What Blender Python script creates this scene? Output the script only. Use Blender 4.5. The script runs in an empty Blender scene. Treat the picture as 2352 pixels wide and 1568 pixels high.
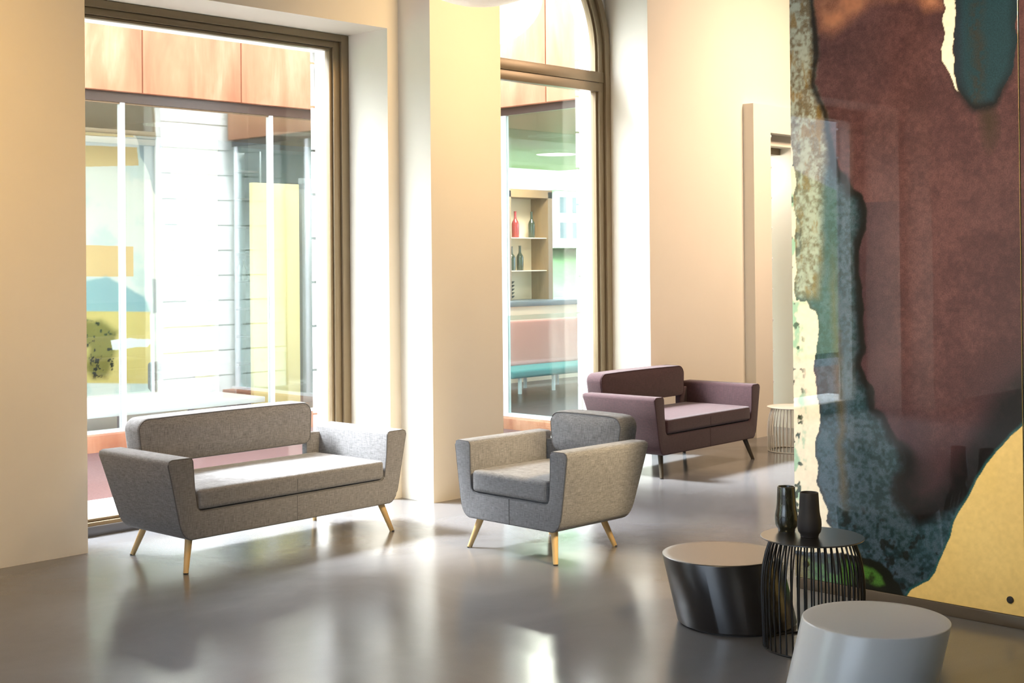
import bpy, bmesh, math, random
import numpy as np
from mathutils import Vector, Matrix

S = bpy.context.scene
COL = S.collection

# ------------------------------------------------------------------ camera
F_PX = 3092.17
cam_d = bpy.data.cameras.new('camera')
cam = bpy.data.objects.new('camera', cam_d)
COL.objects.link(cam)
cam_d.sensor_width = 36.0
cam_d.lens = F_PX / 2352 * 36
cam_d.shift_y = -(784 - 577.32) / 2352
cam_d.clip_end = 2000
YAW, ROLL, PITCH = 0.764503, -0.009038, -0.008173
fw = Vector((math.cos(YAW) * math.cos(PITCH), math.sin(YAW) * math.cos(PITCH), -math.sin(PITCH)))
rt0 = Vector((math.sin(YAW), -math.cos(YAW), 0)); up0 = rt0.cross(fw)
rt = rt0 * math.cos(ROLL) + up0 * math.sin(ROLL)
up = up0 * math.cos(ROLL) - rt0 * math.sin(ROLL)
M = Matrix(((rt.x, up.x, -fw.x, 0), (rt.y, up.y, -fw.y, 0), (rt.z, up.z, -fw.z, 1.5), (0, 0, 0, 1)))
cam.matrix_world = M
S.camera = cam

# ------------------------------------------------------------------ light
S.view_settings.view_transform = 'Standard'
S.view_settings.look = 'None'
S.view_settings.gamma = 1.0
S.view_settings.use_curve_mapping = False
S.view_settings.exposure = 0.0

W = bpy.data.worlds.new('sky'); S.world = W
W.use_nodes = True
nt = W.node_tree; nt.nodes.clear()
sky = nt.nodes.new('ShaderNodeTexSky')
sky.sky_type = 'NISHITA'
sky.sun_disc = False
sky.sun_elevation = math.radians(42)
sky.sun_rotation = math.radians(200)
sky.air_density = 1.0
sky.dust_density = 3.0
SKY_STRENGTH = 1.0
bg = nt.nodes.new('ShaderNodeBackground'); bg.inputs['Strength'].default_value = SKY_STRENGTH
mixw = nt.nodes.new('ShaderNodeMixRGB'); mixw.inputs[0].default_value = 0.45
mixw.inputs[2].default_value = (4.6, 5.6, 7.0, 1)      # thin bright cloud veil
wo = nt.nodes.new('ShaderNodeOutputWorld')
nt.links.new(sky.outputs[0], mixw.inputs[1]); nt.links.new(mixw.outputs[0], bg.inputs[0])
# added sky glow lighting reveals and floor like a second sun: wide in azimuth
GLOW_L, GLOW_AZ, GLOW_EL, SIG_AZ, SIG_EL = 42.0, math.atan2(1.0, -0.45), math.radians(46), math.radians(42), math.radians(14)
def wn(op, a, b=None, c=None):
    n_ = nt.nodes.new('ShaderNodeMath'); n_.operation = op
    for k_, v_ in enumerate((a, b, c)):
        if v_ is None: continue
        if isinstance(v_, (int, float)): n_.inputs[k_].default_value = v_
        else: nt.links.new(v_, n_.inputs[k_])
    return n_.outputs[0]
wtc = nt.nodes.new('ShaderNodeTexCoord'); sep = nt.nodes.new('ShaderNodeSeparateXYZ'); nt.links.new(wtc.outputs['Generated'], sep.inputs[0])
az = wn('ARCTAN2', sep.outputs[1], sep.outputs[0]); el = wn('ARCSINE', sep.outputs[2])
qa = wn('POWER', wn('ABSOLUTE', wn('DIVIDE', wn('SUBTRACT', az, GLOW_AZ), SIG_AZ)), 2.0)
qe = wn('POWER', wn('ABSOLUTE', wn('DIVIDE', wn('SUBTRACT', el, GLOW_EL), SIG_EL)), 2.0)
gl = wn('MULTIPLY', wn('EXPONENT', wn('MULTIPLY', wn('ADD', qa, qe), -0.5)), GLOW_L)
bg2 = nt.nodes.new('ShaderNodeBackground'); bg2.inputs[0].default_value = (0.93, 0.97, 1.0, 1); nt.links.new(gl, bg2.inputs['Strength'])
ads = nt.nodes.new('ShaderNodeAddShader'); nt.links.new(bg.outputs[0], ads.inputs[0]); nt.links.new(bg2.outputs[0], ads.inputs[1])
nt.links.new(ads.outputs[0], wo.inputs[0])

SUN_DIR = Vector((0.5, -1.0, -1.40)).normalized()
sd = bpy.data.lights.new('sun', 'SUN'); sd.energy = 20.0; sd.angle = math.radians(12.0); sd.color = (0.94, 0.97, 1.0)
so = bpy.data.objects.new('sun', sd); COL.objects.link(so)
so.rotation_euler = SUN_DIR.to_track_quat('-Z', 'Y').to_euler()
so.location = (0, 20, 20)

def warm_fill_light(loc, target, size, power, col, spread):  # added unseen area light for the warm indoor tone, no fitting
    l = bpy.data.lights.new('warm_fill_light', 'AREA'); l.shape = 'DISK'; l.size = size; l.energy = power; l.color = col; l.spread = math.radians(spread)
    o = bpy.data.objects.new('warm_fill_light', l); COL.objects.link(o)
    o.location = loc
    o.rotation_euler = (Vector(target) - Vector(loc)).to_track_quat('-Z', 'Y').to_euler()
    return o
WARM = (1.0, 0.72, 0.42)
warm_fill_light((2.3, 4.3, 4.1), (2.6, 6.5, 1.7), 0.9, 25, (1.0, 0.60, 0.19), 80)
warm_fill_light((6.0, 4.5, 4.1), (6.2, 6.3, 1.8), 0.9, 38, (1.0, 0.69, 0.36), 100)
warm_fill_light((10.0, 4.2, 4.1), (9.6, 6.5, 1.6), 0.9, 98, (1.0, 0.73, 0.52), 120)
warm_fill_light((5.1, 0.6, 4.0), (5.5, 4.6, 0.5), 0.8, 32, (1.0, 0.76, 0.44), 38)  # added to brighten the armchair's right side
warm_fill_light((0.4, 1.0, 4.1), (5.35, 2.7, 1.15), 0.4, 11, (1.0, 0.74, 0.38), 32)  # added to brighten the art panel

# ------------------------------------------------------------------ helpers
def tag(o, label=None, cat=None, group=None, kind=None):
    if label: o['label'] = label
    if cat: o['category'] = cat
    if group: o['group'] = group
    if kind: o['kind'] = kind
    return o

def empty(name, loc, label=None, cat=None, rotz=0, group=None, kind=None):
    o = bpy.data.objects.new(name, None); COL.objects.link(o)
    o.empty_display_size = 0.1
    o.location = loc; o.rotation_euler = (0, 0, rotz)
    return tag(o, label, cat, group, kind)

def mk(name, bm, mat, parent=None, sharp=40, loc=None):
    bmesh.ops.recalc_face_normals(bm, faces=bm.faces)
    me = bpy.data.meshes.new(name)
    bm.to_mesh(me); bm.free()
    if mat is not None: me.materials.append(mat)
    for p in me.polygons: p.use_smooth = True
    me.set_sharp_from_angle(angle=math.radians(sharp))
    o = bpy.data.objects.new(name, me); COL.objects.link(o)
    if parent is not None: o.parent = parent
    if loc is not None: o.location = loc
    return o

def box(bm, x0, x1, y0, y1, z0, z1, bev=0.0):
    vs = [bm.verts.new((x, y, z)) for x in (x0, x1) for y in (y0, y1) for z in (z0, z1)]
    idx = [(0, 1, 3, 2), (4, 6, 7, 5), (0, 4, 5, 1), (2, 3, 7, 6), (0, 2, 6, 4), (1, 5, 7, 3)]
    fs = [bm.faces.new([vs[i] for i in f]) for f in idx]
    if bev > 0:
        es = list({e for f in fs for e in f.edges})
        bmesh.ops.bevel(bm, geom=es, offset=bev, segments=2, affect='EDGES', profile=0.5)
    return bm

def B(x0, x1, y0, y1, z0, z1, bev=0.0):
    return box(bmesh.new(), x0, x1, y0, y1, z0, z1, bev)

def lathe(bm, prof, n=48, c=(0, 0, 0), shear=None, cap=True, close=False):
    rings = []
    for r, z in prof:
        ox = oy = 0
        if shear: ox, oy = shear[0] * z, shear[1] * z
        rings.append([bm.verts.new((c[0] + ox + r * math.cos(2 * math.pi * i / n), c[1] + oy + r * math.sin(2 * math.pi * i / n), c[2] + z)) for i in range(n)])
    for a, b in zip(rings, rings[1:]):
        for i in range(n):
            j = (i + 1) % n
            bm.faces.new((a[i], a[j], b[j], b[i]))
    if cap:
        bm.faces.new(list(reversed(rings[0]))); bm.faces.new(rings[-1])
    return bm

def tube(bm, pts, r, n=6, closed=False):
    pts = [Vector(p) for p in pts]
    m = len(pts); rings = []
    for k, p in enumerate(pts):
        if closed: t = pts[(k + 1) % m] - pts[k - 1]
        else: t = pts[min(k + 1, m - 1)] - pts[max(k - 1, 0)]
        t.normalize()
        a = Vector((0, 0, 1)) if abs(t.z) < 0.9 else Vector((1, 0, 0))
        u = t.cross(a).normalized(); v = t.cross(u)
        rr = r[k] if isinstance(r, (list, tuple)) else r
        rings.append([bm.verts.new(p + rr * (math.cos(2 * math.pi * i / n) * u + math.sin(2 * math.pi * i / n) * v)) for i in range(n)])
    pairs = list(zip(rings, rings[1:]))
    if closed: pairs.append((rings[-1], rings[0]))
    for a, b in pairs:
        for i in range(n):
            j = (i + 1) % n
            bm.faces.new((a[i], a[j], b[j], b[i]))
    if not closed:
        bm.faces.new(list(reversed(rings[0]))); bm.faces.new(rings[-1])
    return bm

def offset_poly(P, d):
    n = len(P); out = []
    for i in range(n):
        a, b, c = Vector(P[i - 1]), Vector(P[i]), Vector(P[(i + 1) % n])
        e1 = (b - a).normalized(); e2 = (c - b).normalized()
        n1 = Vector((-e1.y, e1.x)); n2 = Vector((-e2.y, e2.x))
        m = (n1 + n2)
        if m.length < 1e-6: m = n1
        m.normalize()
        k = max(0.5, m.dot(n1))
        out.append(b + m * d / k)
    return out

def arc(cx, cz, r, a0, a1, n):
    return [(cx + r * math.cos(math.radians(a0 + (a1 - a0) * i / n)), cz + r * math.sin(math.radians(a0 + (a1 - a0) * i / n))) for i in range(n + 1)]

def prism(bm, P, d, rf, rb, dome=0.0, ymap=None, fill=True):
    """closed outline P (x,z), counter-clockwise, swept along y from 0 to d with rounded front and back edges"""
    rings = []
    segs = 5
    def ring(Q, y):
        return [bm.verts.new((q[0], y if ymap is None else ymap(y, q[1]), q[1])) for q in Q]
    for k in range(segs + 1):
        t = math.radians(90 * k / segs)
        rings.append(ring(offset_poly(P, rf * (1 - math.sin(t))), rf * (1 - math.cos(t))))
    for f in (0.35, 0.65):
        rings.append(ring(P, rf + (d - rf - rb) * f))
    for k in range(segs + 1):
        t = math.radians(90 * k / segs)
        rings.append(ring(offset_poly(P, rb * (1 - math.cos(t))), d - rb + rb * math.sin(t)))
    n = len(P)
    for a, b in zip(rings, rings[1:]):
        for i in range(n):
            j = (i + 1) % n
            bm.faces.new((a[i], a[j], b[j], b[i]))
    if dome:
        cx = sum(p[0] for p in P) / n; cz = sum(p[1] for p in P) / n
        for first, y0, sg in ((rings[0], 0, -1), (rings[-1], d, 1)):
            prev = first; base = [Vector((v.co.x, v.co.z)) for v in first]
            for s in (0.92, 0.8, 0.6, 0.35):
                nr = []
                for q in base:
                    p = Vector((cx, cz)) + (q - Vector((cx, cz))) * s
                    y = y0 + sg * dome * (1 - s ** 2.2)
                    nr.append(bm.verts.new((p.x, y if ymap is None else ymap(y, p.y), p.y)))
                for i in range(n):
                    j = (i + 1) % n
                    bm.faces.new((prev[i], prev[j], nr[j], nr[i]))
                prev = nr
            bm.faces.new(prev)
    else:
        bm.faces.new(rings[0]); bm.faces.new(rings[-1])
    return rings

def rbox(bm, hx, hy, hz, r, crown=0.0, n=14, c=(0, 0, 0)):
    """rounded, slightly crowned cushion block"""
    def ax(h):
        a = [-h + r * t for t in (0, .12, .3, .55, 1)]
        mid = list(np.linspace(-h + r, h - r, n))[1:-1]
        return a + mid + [-x for x in reversed(a)]
    X, Y, Z = ax(hx), ax(hy), ax(hz) if hz > r * 1.01 else [-hz, -hz * .7, -hz * .3, 0, hz * .3, hz * .7, hz]
    cache = {}
    def V(i, j, k):
        key = (i, j, k)
        if key not in cache:
            p = Vector((X[i], Y[j], Z[k]))
            q = Vector((max(-hx + r, min(hx - r, p.x)), max(-hy + r, min(hy - r, p.y)), max(-hz + r, min(hz - r, p.z))))
            d = p - q
            if d.length > 1e-9: p = q + d.normalized() * r
            if p.z > 0: p.z += crown * (1 - (p.x / hx) ** 2) * (1 - (p.y / hy) ** 2)
            cache[key] = bm.verts.new(p + Vector(c))
        return cache[key]
    nx, ny, nz = len(X), len(Y), len(Z)
    for i in range(nx - 1):
        for j in range(ny - 1):
            bm.faces.new((V(i, j, 0), V(i, j + 1, 0), V(i + 1, j + 1, 0), V(i + 1, j, 0)))
            bm.faces.new((V(i, j, nz - 1), V(i + 1, j, nz - 1), V(i + 1, j + 1, nz - 1), V(i, j + 1, nz - 1)))
    for i in range(nx - 1):
        for k in range(nz - 1):
            bm.faces.new((V(i, 0, k), V(i + 1, 0, k), V(i + 1, 0, k + 1), V(i, 0, k + 1)))
            bm.faces.new((V(i, ny - 1, k), V(i, ny - 1, k + 1), V(i + 1, ny - 1, k + 1), V(i + 1, ny - 1, k)))
    for j in range(ny - 1):
        for k in range(nz - 1):
            bm.faces.new((V(0, j, k), V(0, j, k + 1), V(0, j + 1, k + 1), V(0, j + 1, k)))
            bm.faces.new((V(nx - 1, j, k), V(nx - 1, j + 1, k), V(nx - 1, j + 1, k + 1), V(nx - 1, j, k + 1)))
    return bm

def copy_tree(o, parent=None):
    c = o.copy(); COL.objects.link(c)
    if parent is not None: c.parent = parent
    for ch in list(o.children): copy_tree(ch, c)
    return c

# ------------------------------------------------------------------ materials
class NT:
    def __init__(s, name):
        s.m = bpy.data.materials.new(name); s.m.use_nodes = True
        s.t = s.m.node_tree; s.n = s.t.nodes; s.n.clear()
        s.out = s.n.new('ShaderNodeOutputMaterial')
    def add(s, typ, **kw):
        x = s.n.new(typ)
        for k, v in kw.items():
            if k.startswith('_'): setattr(x, k[1:], v)
            else: x.inputs[k.replace('__', ' ')].default_value = v
        return x
    def ln(s, a, b): s.t.links.new(a, b)

def principled(name, col, rough=0.5, metal=0.0, spec=0.5, noise=0.0, nscale=8.0, bump=0.0, bscale=60.0, sheen=0.0, coat=0.0, rough_var=0.0, stretch=None):
    a = NT(name)
    p = a.add('ShaderNodeBsdfPrincipled')
    p.inputs['Base Color'].default_value = (*col, 1)
    p.inputs['Roughness'].default_value = rough
    p.inputs['Metallic'].default_value = metal
    p.inputs['Specular IOR Level'].default_value = spec
    p.inputs['Sheen Weight'].default_value = sheen
    p.inputs['Coat Weight'].default_value = coat
    p.inputs['Coat Roughness'].default_value = 0.27 if coat and rough > .2 else 0.03
    if coat and rough > .2: p.inputs['Coat IOR'].default_value = 1.7
    tc = a.add('ShaderNodeTexCoord'); mp = a.add('ShaderNodeMapping')
    if stretch: mp.inputs['Scale'].default_value = stretch
    a.ln(tc.outputs['Object'], mp.inputs['Vector'])
    if noise or rough_var:
        no = a.add('ShaderNodeTexNoise', Scale=nscale, Detail=6.0, Roughness=0.6)
        a.ln(mp.outputs[0], no.inputs['Vector'])
        if noise:
            mx = a.add('ShaderNodeMixRGB')
            mx.inputs[1].default_value = (*[c * (1 - noise) for c in col], 1)
            mx.inputs[2].default_value = (*[min(1, c * (1 + noise)) for c in col], 1)
            a.ln(no.outputs[0], mx.inputs[0]); a.ln(mx.outputs[0], p.inputs['Base Color'])
        if rough_var:
            mr = a.add('ShaderNodeMapRange')
            mr.inputs['From Min'].default_value = .3; mr.inputs['From Max'].default_value = .7
            mr.inputs['To Min'].default_value = max(0, rough - rough_var); mr.inputs['To Max'].default_value = rough + rough_var
            a.ln(no.outputs[0], mr.inputs['Value']); a.ln(mr.outputs[0], p.inputs['Roughness'])
    if bump:
        nb = a.add('ShaderNodeTexNoise', Scale=bscale, Detail=4.0)
        a.ln(mp.outputs[0], nb.inputs['Vector'])
        bu = a.add('ShaderNodeBump', Strength=bump, Distance=0.004)
        a.ln(nb.outputs[0], bu.inputs['Height']); a.ln(bu.outputs[0], p.inputs['Normal'])
    a.ln(p.outputs[0], a.out.inputs[0])
    return a.m

def fabric(name, dark, light, scale=1.0):
    """woven wool: crossed stretched noise threads"""
    a = NT(name)
    p = a.add('ShaderNodeBsdfPrincipled'); p.inputs['Roughness'].default_value = 0.85
    p.inputs['Specular IOR Level'].default_value = 0.25; p.inputs['Sheen Weight'].default_value = 0.25; p.inputs['Sheen Roughness'].default_value = 0.5
    tc = a.add('ShaderNodeTexCoord')
    outs = []
    for sc in ((330, 330, 24), (28, 28, 330)):
        mp = a.add('ShaderNodeMapping'); mp.inputs['Scale'].default_value = tuple(s * scale for s in sc)
        no = a.add('ShaderNodeTexNoise', Scale=1.0, Detail=3.0, Roughness=0.65)
        a.ln(tc.outputs['Object'], mp.inputs['Vector']); a.ln(mp.outputs[0], no.inputs['Vector']); outs.append(no)
    mth = a.add('ShaderNodeMath', _operation='ADD'); a.ln(outs[0].outputs[0], mth.inputs[0]); a.ln(outs[1].outputs[0], mth.inputs[1])
    mr = a.add('ShaderNodeMapRange'); mr.inputs['From Min'].default_value = .72; mr.inputs['From Max'].default_value = 1.28
    a.ln(mth.outputs[0], mr.inputs['Value'])
    mx = a.add('ShaderNodeMixRGB'); mx.inputs[1].default_value = (*dark, 1); mx.inputs[2].default_value = (*light, 1)
    a.ln(mr.outputs[0], mx.inputs[0]); a.ln(mx.outputs[0], p.inputs['Base Color'])
    bu = a.add('ShaderNodeBump', Strength=0.25, Distance=0.0015); a.ln(mth.outputs[0], bu.inputs['Height']); a.ln(bu.outputs[0], p.inputs['Normal'])
    a.ln(p.outputs[0], a.out.inputs[0])
    return a.m

def thin_glass(name, tint=(1, 1, 1), refl=1.0, base=0.0, rough=0.0):
    """clear pane: transparent with mirror reflection that grows at grazing angles"""
    a = NT(name)
    tr = a.add('ShaderNodeBsdfTransparent'); tr.inputs[0].default_value = (*tint, 1)
    gl = a.add('ShaderNodeBsdfGlossy'); gl.inputs['Roughness'].default_value = rough; gl.inputs[0].default_value = (1, 1, 1, 1)
    fr = a.add('ShaderNodeFresnel')
    ge = a.add('ShaderNodeNewGeometry'); io = a.add('ShaderNodeMapRange')      # same index from both sides of the thin sheet
    io.inputs['To Min'].default_value = 1.5; io.inputs['To Max'].default_value = 1 / 1.5
    a.ln(ge.outputs['Backfacing'], io.inputs['Value']); a.ln(io.outputs[0], fr.inputs[0])
    ma = a.add('ShaderNodeMath', _operation='MULTIPLY_ADD'); ma.inputs[1].default_value = refl; ma.inputs[2].default_value = base; ma.use_clamp = True
    mx = a.add('ShaderNodeMixShader')
    a.ln(fr.outputs[0], ma.inputs[0]); a.ln(ma.outputs[0], mx.inputs[0]); a.ln(tr.outputs[0], mx.inputs[1]); a.ln(gl.outputs[0], mx.inputs[2])
    a.ln(mx.outputs[0], a.out.inputs[0])
    return a.m

MAT = {}
MAT['plaster'] = principled('plaster', (0.80, 0.745, 0.635), 0.75, spec=0.25, noise=0.035, nscale=2.2, bump=0.12, bscale=24)
MAT['ceiling'] = principled('ceiling_paint', (0.55, 0.54, 0.53), 0.85, spec=0.2, noise=0.02)
MAT['stucco'] = principled('stucco', (0.82, 0.81, 0.78), 0.8, spec=0.2, noise=0.05, nscale=5, bump=0.1, bscale=40)
MAT['bronze'] = principled('bronze_frame', (0.25, 0.19, 0.115), 0.38, metal=0.3, spec=0.5, noise=0.04, nscale=30)
MAT['grey_metal'] = principled('grey_frame', (0.16, 0.165, 0.185), 0.35, metal=0.5)
MAT['gasket'] = principled('gasket', (0.02, 0.02, 0.022), 0.6)
MAT['white_metal'] = principled('white_metal', (0.82, 0.84, 0.86), 0.35, spec=0.5)
MAT['window_glass'] = thin_glass('window_glass', (0.985, 0.99, 0.985), 0.9)
MAT['facade_glass'] = thin_glass('facade_glass', (0.90, 0.95, 0.94), 1.0, 0.07)
MAT['rail_glass'] = thin_glass('rail_glass', (0.9, 0.96, 0.95), 0.9)
MAT['grey_wool'] = fabric('grey_wool', (0.095, 0.094, 0.098), (0.255, 0.255, 0.264))
MAT['grey_seam'] = principled('grey_seam', (0.10, 0.10, 0.105), 0.9)
MAT['plum_wool'] = fabric('plum_wool', (0.025, 0.0095, 0.012), (0.064, 0.025, 0.030))
MAT['plum_seam'] = principled('plum_seam', (0.045, 0.02, 0.025), 0.9)
MAT['oak'] = principled('oak', (0.60, 0.40, 0.17), 0.42, noise=0.18, nscale=40, stretch=(1, 1, .08))
MAT['dark_oak'] = principled('dark_oak', (0.055, 0.043, 0.028), 0.4, noise=0.2, nscale=40, stretch=(1, 1, .08))
MAT['foot'] = principled('foot_pad', (0.02, 0.018, 0.016), 0.6)
MAT['black_lacquer'] = principled('black_lacquer', (0.007, 0.005, 0.0045), 0.36, spec=0.4, coat=.9, noise=0.1, nscale=80)
MAT['white_lacquer'] = principled('white_lacquer', (0.66, 0.655, 0.64), 0.28, spec=0.5, noise=0.015, nscale=90)
MAT['black_steel'] = principled('black_steel', (0.006, 0.005, 0.005), 0.4, spec=0.4)
MAT['black_top'] = principled('black_top', (0.008, 0.007, 0.006), 0.28, spec=0.8, coat=.7)
MAT['cream_steel'] = principled('cream_steel', (0.78, 0.72, 0.64), 0.4)
MAT['clay_dark'] = principled('clay_dark', (0.009, 0.008, 0.011), 0.62, noise=0.2, nscale=40)
MAT['globe'] = principled('globe_glass', (0.80, 0.78, 0.74), 0.35)
_p = next(n for n in MAT['globe'].node_tree.nodes if n.type == 'BSDF_PRINCIPLED'); _p.inputs['Emission Color'].default_value = (1, .80, .58, 1); _p.inputs['Emission Strength'].default_value = 0.62   # lit opal globe
MAT['dark_plinth'] = principled('dark_plinth', (0.10, 0.085, 0.07), 0.22, spec=0.5, noise=0.1, nscale=6)

def glazed_clay():
    a = NT('glazed_clay')
    p = a.add('ShaderNodeBsdfPrincipled'); p.inputs['Roughness'].default_value = 0.12; p.inputs['Coat Weight'].default_value = 0.6
    tc = a.add('ShaderNodeTexCoord'); mp = a.add('ShaderNodeMapping'); mp.inputs['Scale'].default_value = (90, 90, 26)
    no = a.add('ShaderNodeTexNoise', Scale=1.0, Detail=5.0, Roughness=0.7); a.ln(tc.outputs['Object'], mp.inputs[0]); a.ln(mp.outputs[0], no.inputs['Vector'])
    cr = a.add('ShaderNodeValToRGB')
    cr.color_ramp.elements[0].position = .35; cr.color_ramp.elements[0].color = (0.006, 0.009, 0.008, 1)
    cr.color_ramp.elements[1].position = .75; cr.color_ramp.elements[1].color = (0.06, 0.085, 0.07, 1)
    e = cr.color_ramp.elements.new(.55); e.color = (0.02, 0.02, 0.012, 1)
    a.ln(no.outputs[0], cr.inputs[0]); a.ln(cr.outputs[0], p.inputs['Base Color'])
    bu = a.add('ShaderNodeBump', Strength=0.35, Distance=0.003); a.ln(no.outputs[0], bu.inputs['Height']); a.ln(bu.outputs[0], p.inputs['Normal'])
    a.ln(p.outputs[0], a.out.inputs[0]); return a.m
MAT['glazed_clay'] = glazed_clay()

def floor_mat():
    a = NT('polished_resin_floor')
    p = a.add('ShaderNodeBsdfPrincipled')
    p.inputs['Specular IOR Level'].default_value = 0.42
    tc = a.add('ShaderNodeTexCoord')
    n1 = a.add('ShaderNodeTexNoise', Scale=1.1, Detail=7.0, Roughness=0.62, Distortion=0.6)
    n2 = a.add('ShaderNodeTexNoise', Scale=260.0, Detail=2.0)
    a.ln(tc.outputs['Object'], n1.inputs['Vector']); a.ln(tc.outputs['Object'], n2.inputs['Vector'])
    mx = a.add('ShaderNodeMixRGB'); mx.inputs[1].default_value = (0.105, 0.103, 0.106, 1); mx.inputs[2].default_value = (0.175, 0.175, 0.184, 1)
    a.ln(n1.outputs[0], mx.inputs[0])
    m2 = a.add('ShaderNodeMixRGB', _blend_type='OVERLAY'); m2.inputs[0].default_value = 0.12
    a.ln(mx.outputs[0], m2.inputs[1]); a.ln(n2.outputs[0], m2.inputs[2]); a.ln(m2.outputs[0], p.inputs['Base Color'])
    mr = a.add('ShaderNodeMapRange'); mr.inputs['From Min'].default_value = .3; mr.inputs['From Max'].default_value = .7
    mr.inputs['To Min'].default_value = 0.15; mr.inputs['To Max'].default_value = 0.25
    a.ln(n1.outputs[0], mr.inputs['Value']); a.ln(mr.outputs[0], p.inputs['Roughness'])
    bu = a.add('ShaderNodeBump', Strength=0.03, Distance=0.002); a.ln(n2.outputs[0], bu.inputs['Height']); a.ln(bu.outputs[0], p.inputs['Normal'])
    a.ln(p.outputs[0], a.out.inputs[0]); return a.m
MAT['floor'] = floor_mat()

def corten_mat():
    a = NT('corten_steel')
    p = a.add('ShaderNodeBsdfPrincipled'); p.inputs['Roughness'].default_value = 0.75; p.inputs['Specular IOR Level'].default_value = 0.2
    tc = a.add('ShaderNodeTexCoord'); mp = a.add('ShaderNodeMapping'); mp.inputs['Scale'].default_value = (2.6, 2.6, .55)
    a.ln(tc.outputs['Object'], mp.inputs[0])
    n1 = a.add('ShaderNodeTexNoise', Scale=1.4, Detail=8.0, Roughness=0.65, Distortion=0.4); a.ln(mp.outputs[0], n1.inputs['Vector'])
    cr = a.add('ShaderNodeValToRGB')
    cr.color_ramp.elements[0].position = .34; cr.color_ramp.elements[0].color = (0.30, 0.115, 0.062, 1)
    cr.color_ramp.elements[1].position = .70; cr.color_ramp.elements[1].color = (0.47, 0.25, 0.155, 1)
    e = cr.color_ramp.elements.new(.52); e.color = (0.37, 0.165, 0.092, 1)
    a.ln(n1.outputs[0], cr.inputs[0]); a.ln(cr.outputs[0], p.inputs['Base Color'])
    a.ln(p.outputs[0], a.out.inputs[0]); return a.m
MAT['corten'] = corten_mat()
MAT['paving'] = principled('terracotta_paving', (0.135, 0.062, 0.055), 0.8, noise=0.45, nscale=60, bump=0.2, bscale=80)
MAT['pale_stone'] = principled('pale_stone', (0.82, 0.83, 0.84), 0.5, noise=0.04)
MAT['grass'] = principled('grass', (0.12, 0.22, 0.09), 0.9, noise=0.4, nscale=3)

# ------------------------------------------------------------------ room shell
def wall_poly(name, pieces, mat, kind='structure', parent=None, label=None):
    bm = bmesh.new()
    for p in pieces: box(bm, *p)
    o = mk(name, bm, mat, parent)
    o['kind'] = kind
    if label: o['label'] = label
    return o

CZ = 4.3
o = mk('floor', B(-6, 14, -6, 6.94, -0.12, 0), MAT['floor']); tag(o, 'glossy grey-brown polished resin floor', kind='structure')
o = mk('ceiling', B(-6, 14, -6, 7.1, CZ, CZ + .15), MAT['ceiling']); tag(o, 'pale plaster ceiling', kind='structure')

# window wall: inner leaf y 6.5-6.93 with two recesses
wall_poly('wall_back', [
    (-6, -1.66, 6.5, 6.93, 0, CZ), (-1.66, .42, 6.5, 6.93, 3.0, CZ), (-2.4, -1.76, 6.2, 6.5, 0, CZ), (.42, 3.55, 6.5, 6.58, 0, CZ), (.42, 3.25, 6.58, 6.93, 0, CZ),
    (3.25, 5.645, 6.58, 6.93, 3.0, CZ), (3.55, 5.645, 6.5, 6.58, 3.0, CZ),
    (5.645, 6.25, 6.5, 6.93, 0, CZ),
    (8.33, 9.893, 6.5, 6.93, 0, CZ), (10.4, 14, 6.5, 6.93, 0, CZ), (9.893, 10.4, 6.5, 6.93, 2.5, CZ),
    (6.25, 8.33, 6.5, 6.93, 4.15, CZ),
    # pilaster between the two windows
    (5.737, 6.369, 6.2, 6.5, 0, CZ),
], MAT['plaster'], label='warm cream plastered wall with deep window recesses and a pilaster')

# outer leaf y 6.93-7.1 with grooved courses outside
AX, AZ, AR = 7.29, 3.15, 0.906
bm = bmesh.new()
y0, y1 = 6.931, 7.1
for p in ((-6, -1.54, 0, CZ), (-1.54, .30, 2.90, CZ), (.30, 3.38, 0, CZ), (3.38, 5.53, 2.90, CZ), (5.53, AX - AR, 0, CZ), (AX + AR, 9.893, 0, CZ), (9.893, 10.4, 2.5, CZ), (10.4, 14, 0, CZ)):
    box(bm, p[0], p[1], y0, y1, p[2], p[3])
A = arc(AX, AZ, AR, 180, 0, 40)
for (xa, za), (xb, zb) in zip(A, A[1:]):
    v = [[bm.verts.new((x, y, z)) for x, z in ((xa, za), (xb, zb), (xb, CZ), (xa, CZ))] for y in (y0, y1)]
    bm.faces.new(v[0]); bm.faces.new(list(reversed(v[1]))); bm.faces.new((v[0][0], v[1][0], v[1][1], v[0][1]))
o = mk('wall_exterior', bm, MAT['stucco']); tag(o, 'white outer wall face round the windows', kind='structure')
# grooved stone courses
bm = bmesh.new()
z = -0.06
while z < 4.2:
    za, zb = z, z + 0.273
    for xa, xb in ((-6, -1.52), (-1.52, .28), (.28, 3.40), (3.40, 5.51), (5.51, AX - AR + .02), (AX - AR + .02, AX + AR - .02), (AX + AR - .02, 9.87), (9.87, 10.42), (10.42, 14)):
        if xa in (3.40, -1.52) and za < 2.9: continue
        if xa == 9.87 and za < 2.5: continue
        if xa == AX - AR + .02 and za < AZ + AR: continue
        box(bm, xa, xb, 7.1, 7.118, za, zb)
    z += 0.29
o = mk('trim_1', bm, MAT['stucco']); tag(o, 'white grooved masonry courses outside', kind='structure')

# recess sill threshold outside window 1 and 2
o = mk('trim_2', B(-2, 8.6, 6.99, 7.55, -0.02, 0.075, .006), MAT['pale_stone']); tag(o, 'bright white stone threshold outside the windows', kind='structure')

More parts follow.
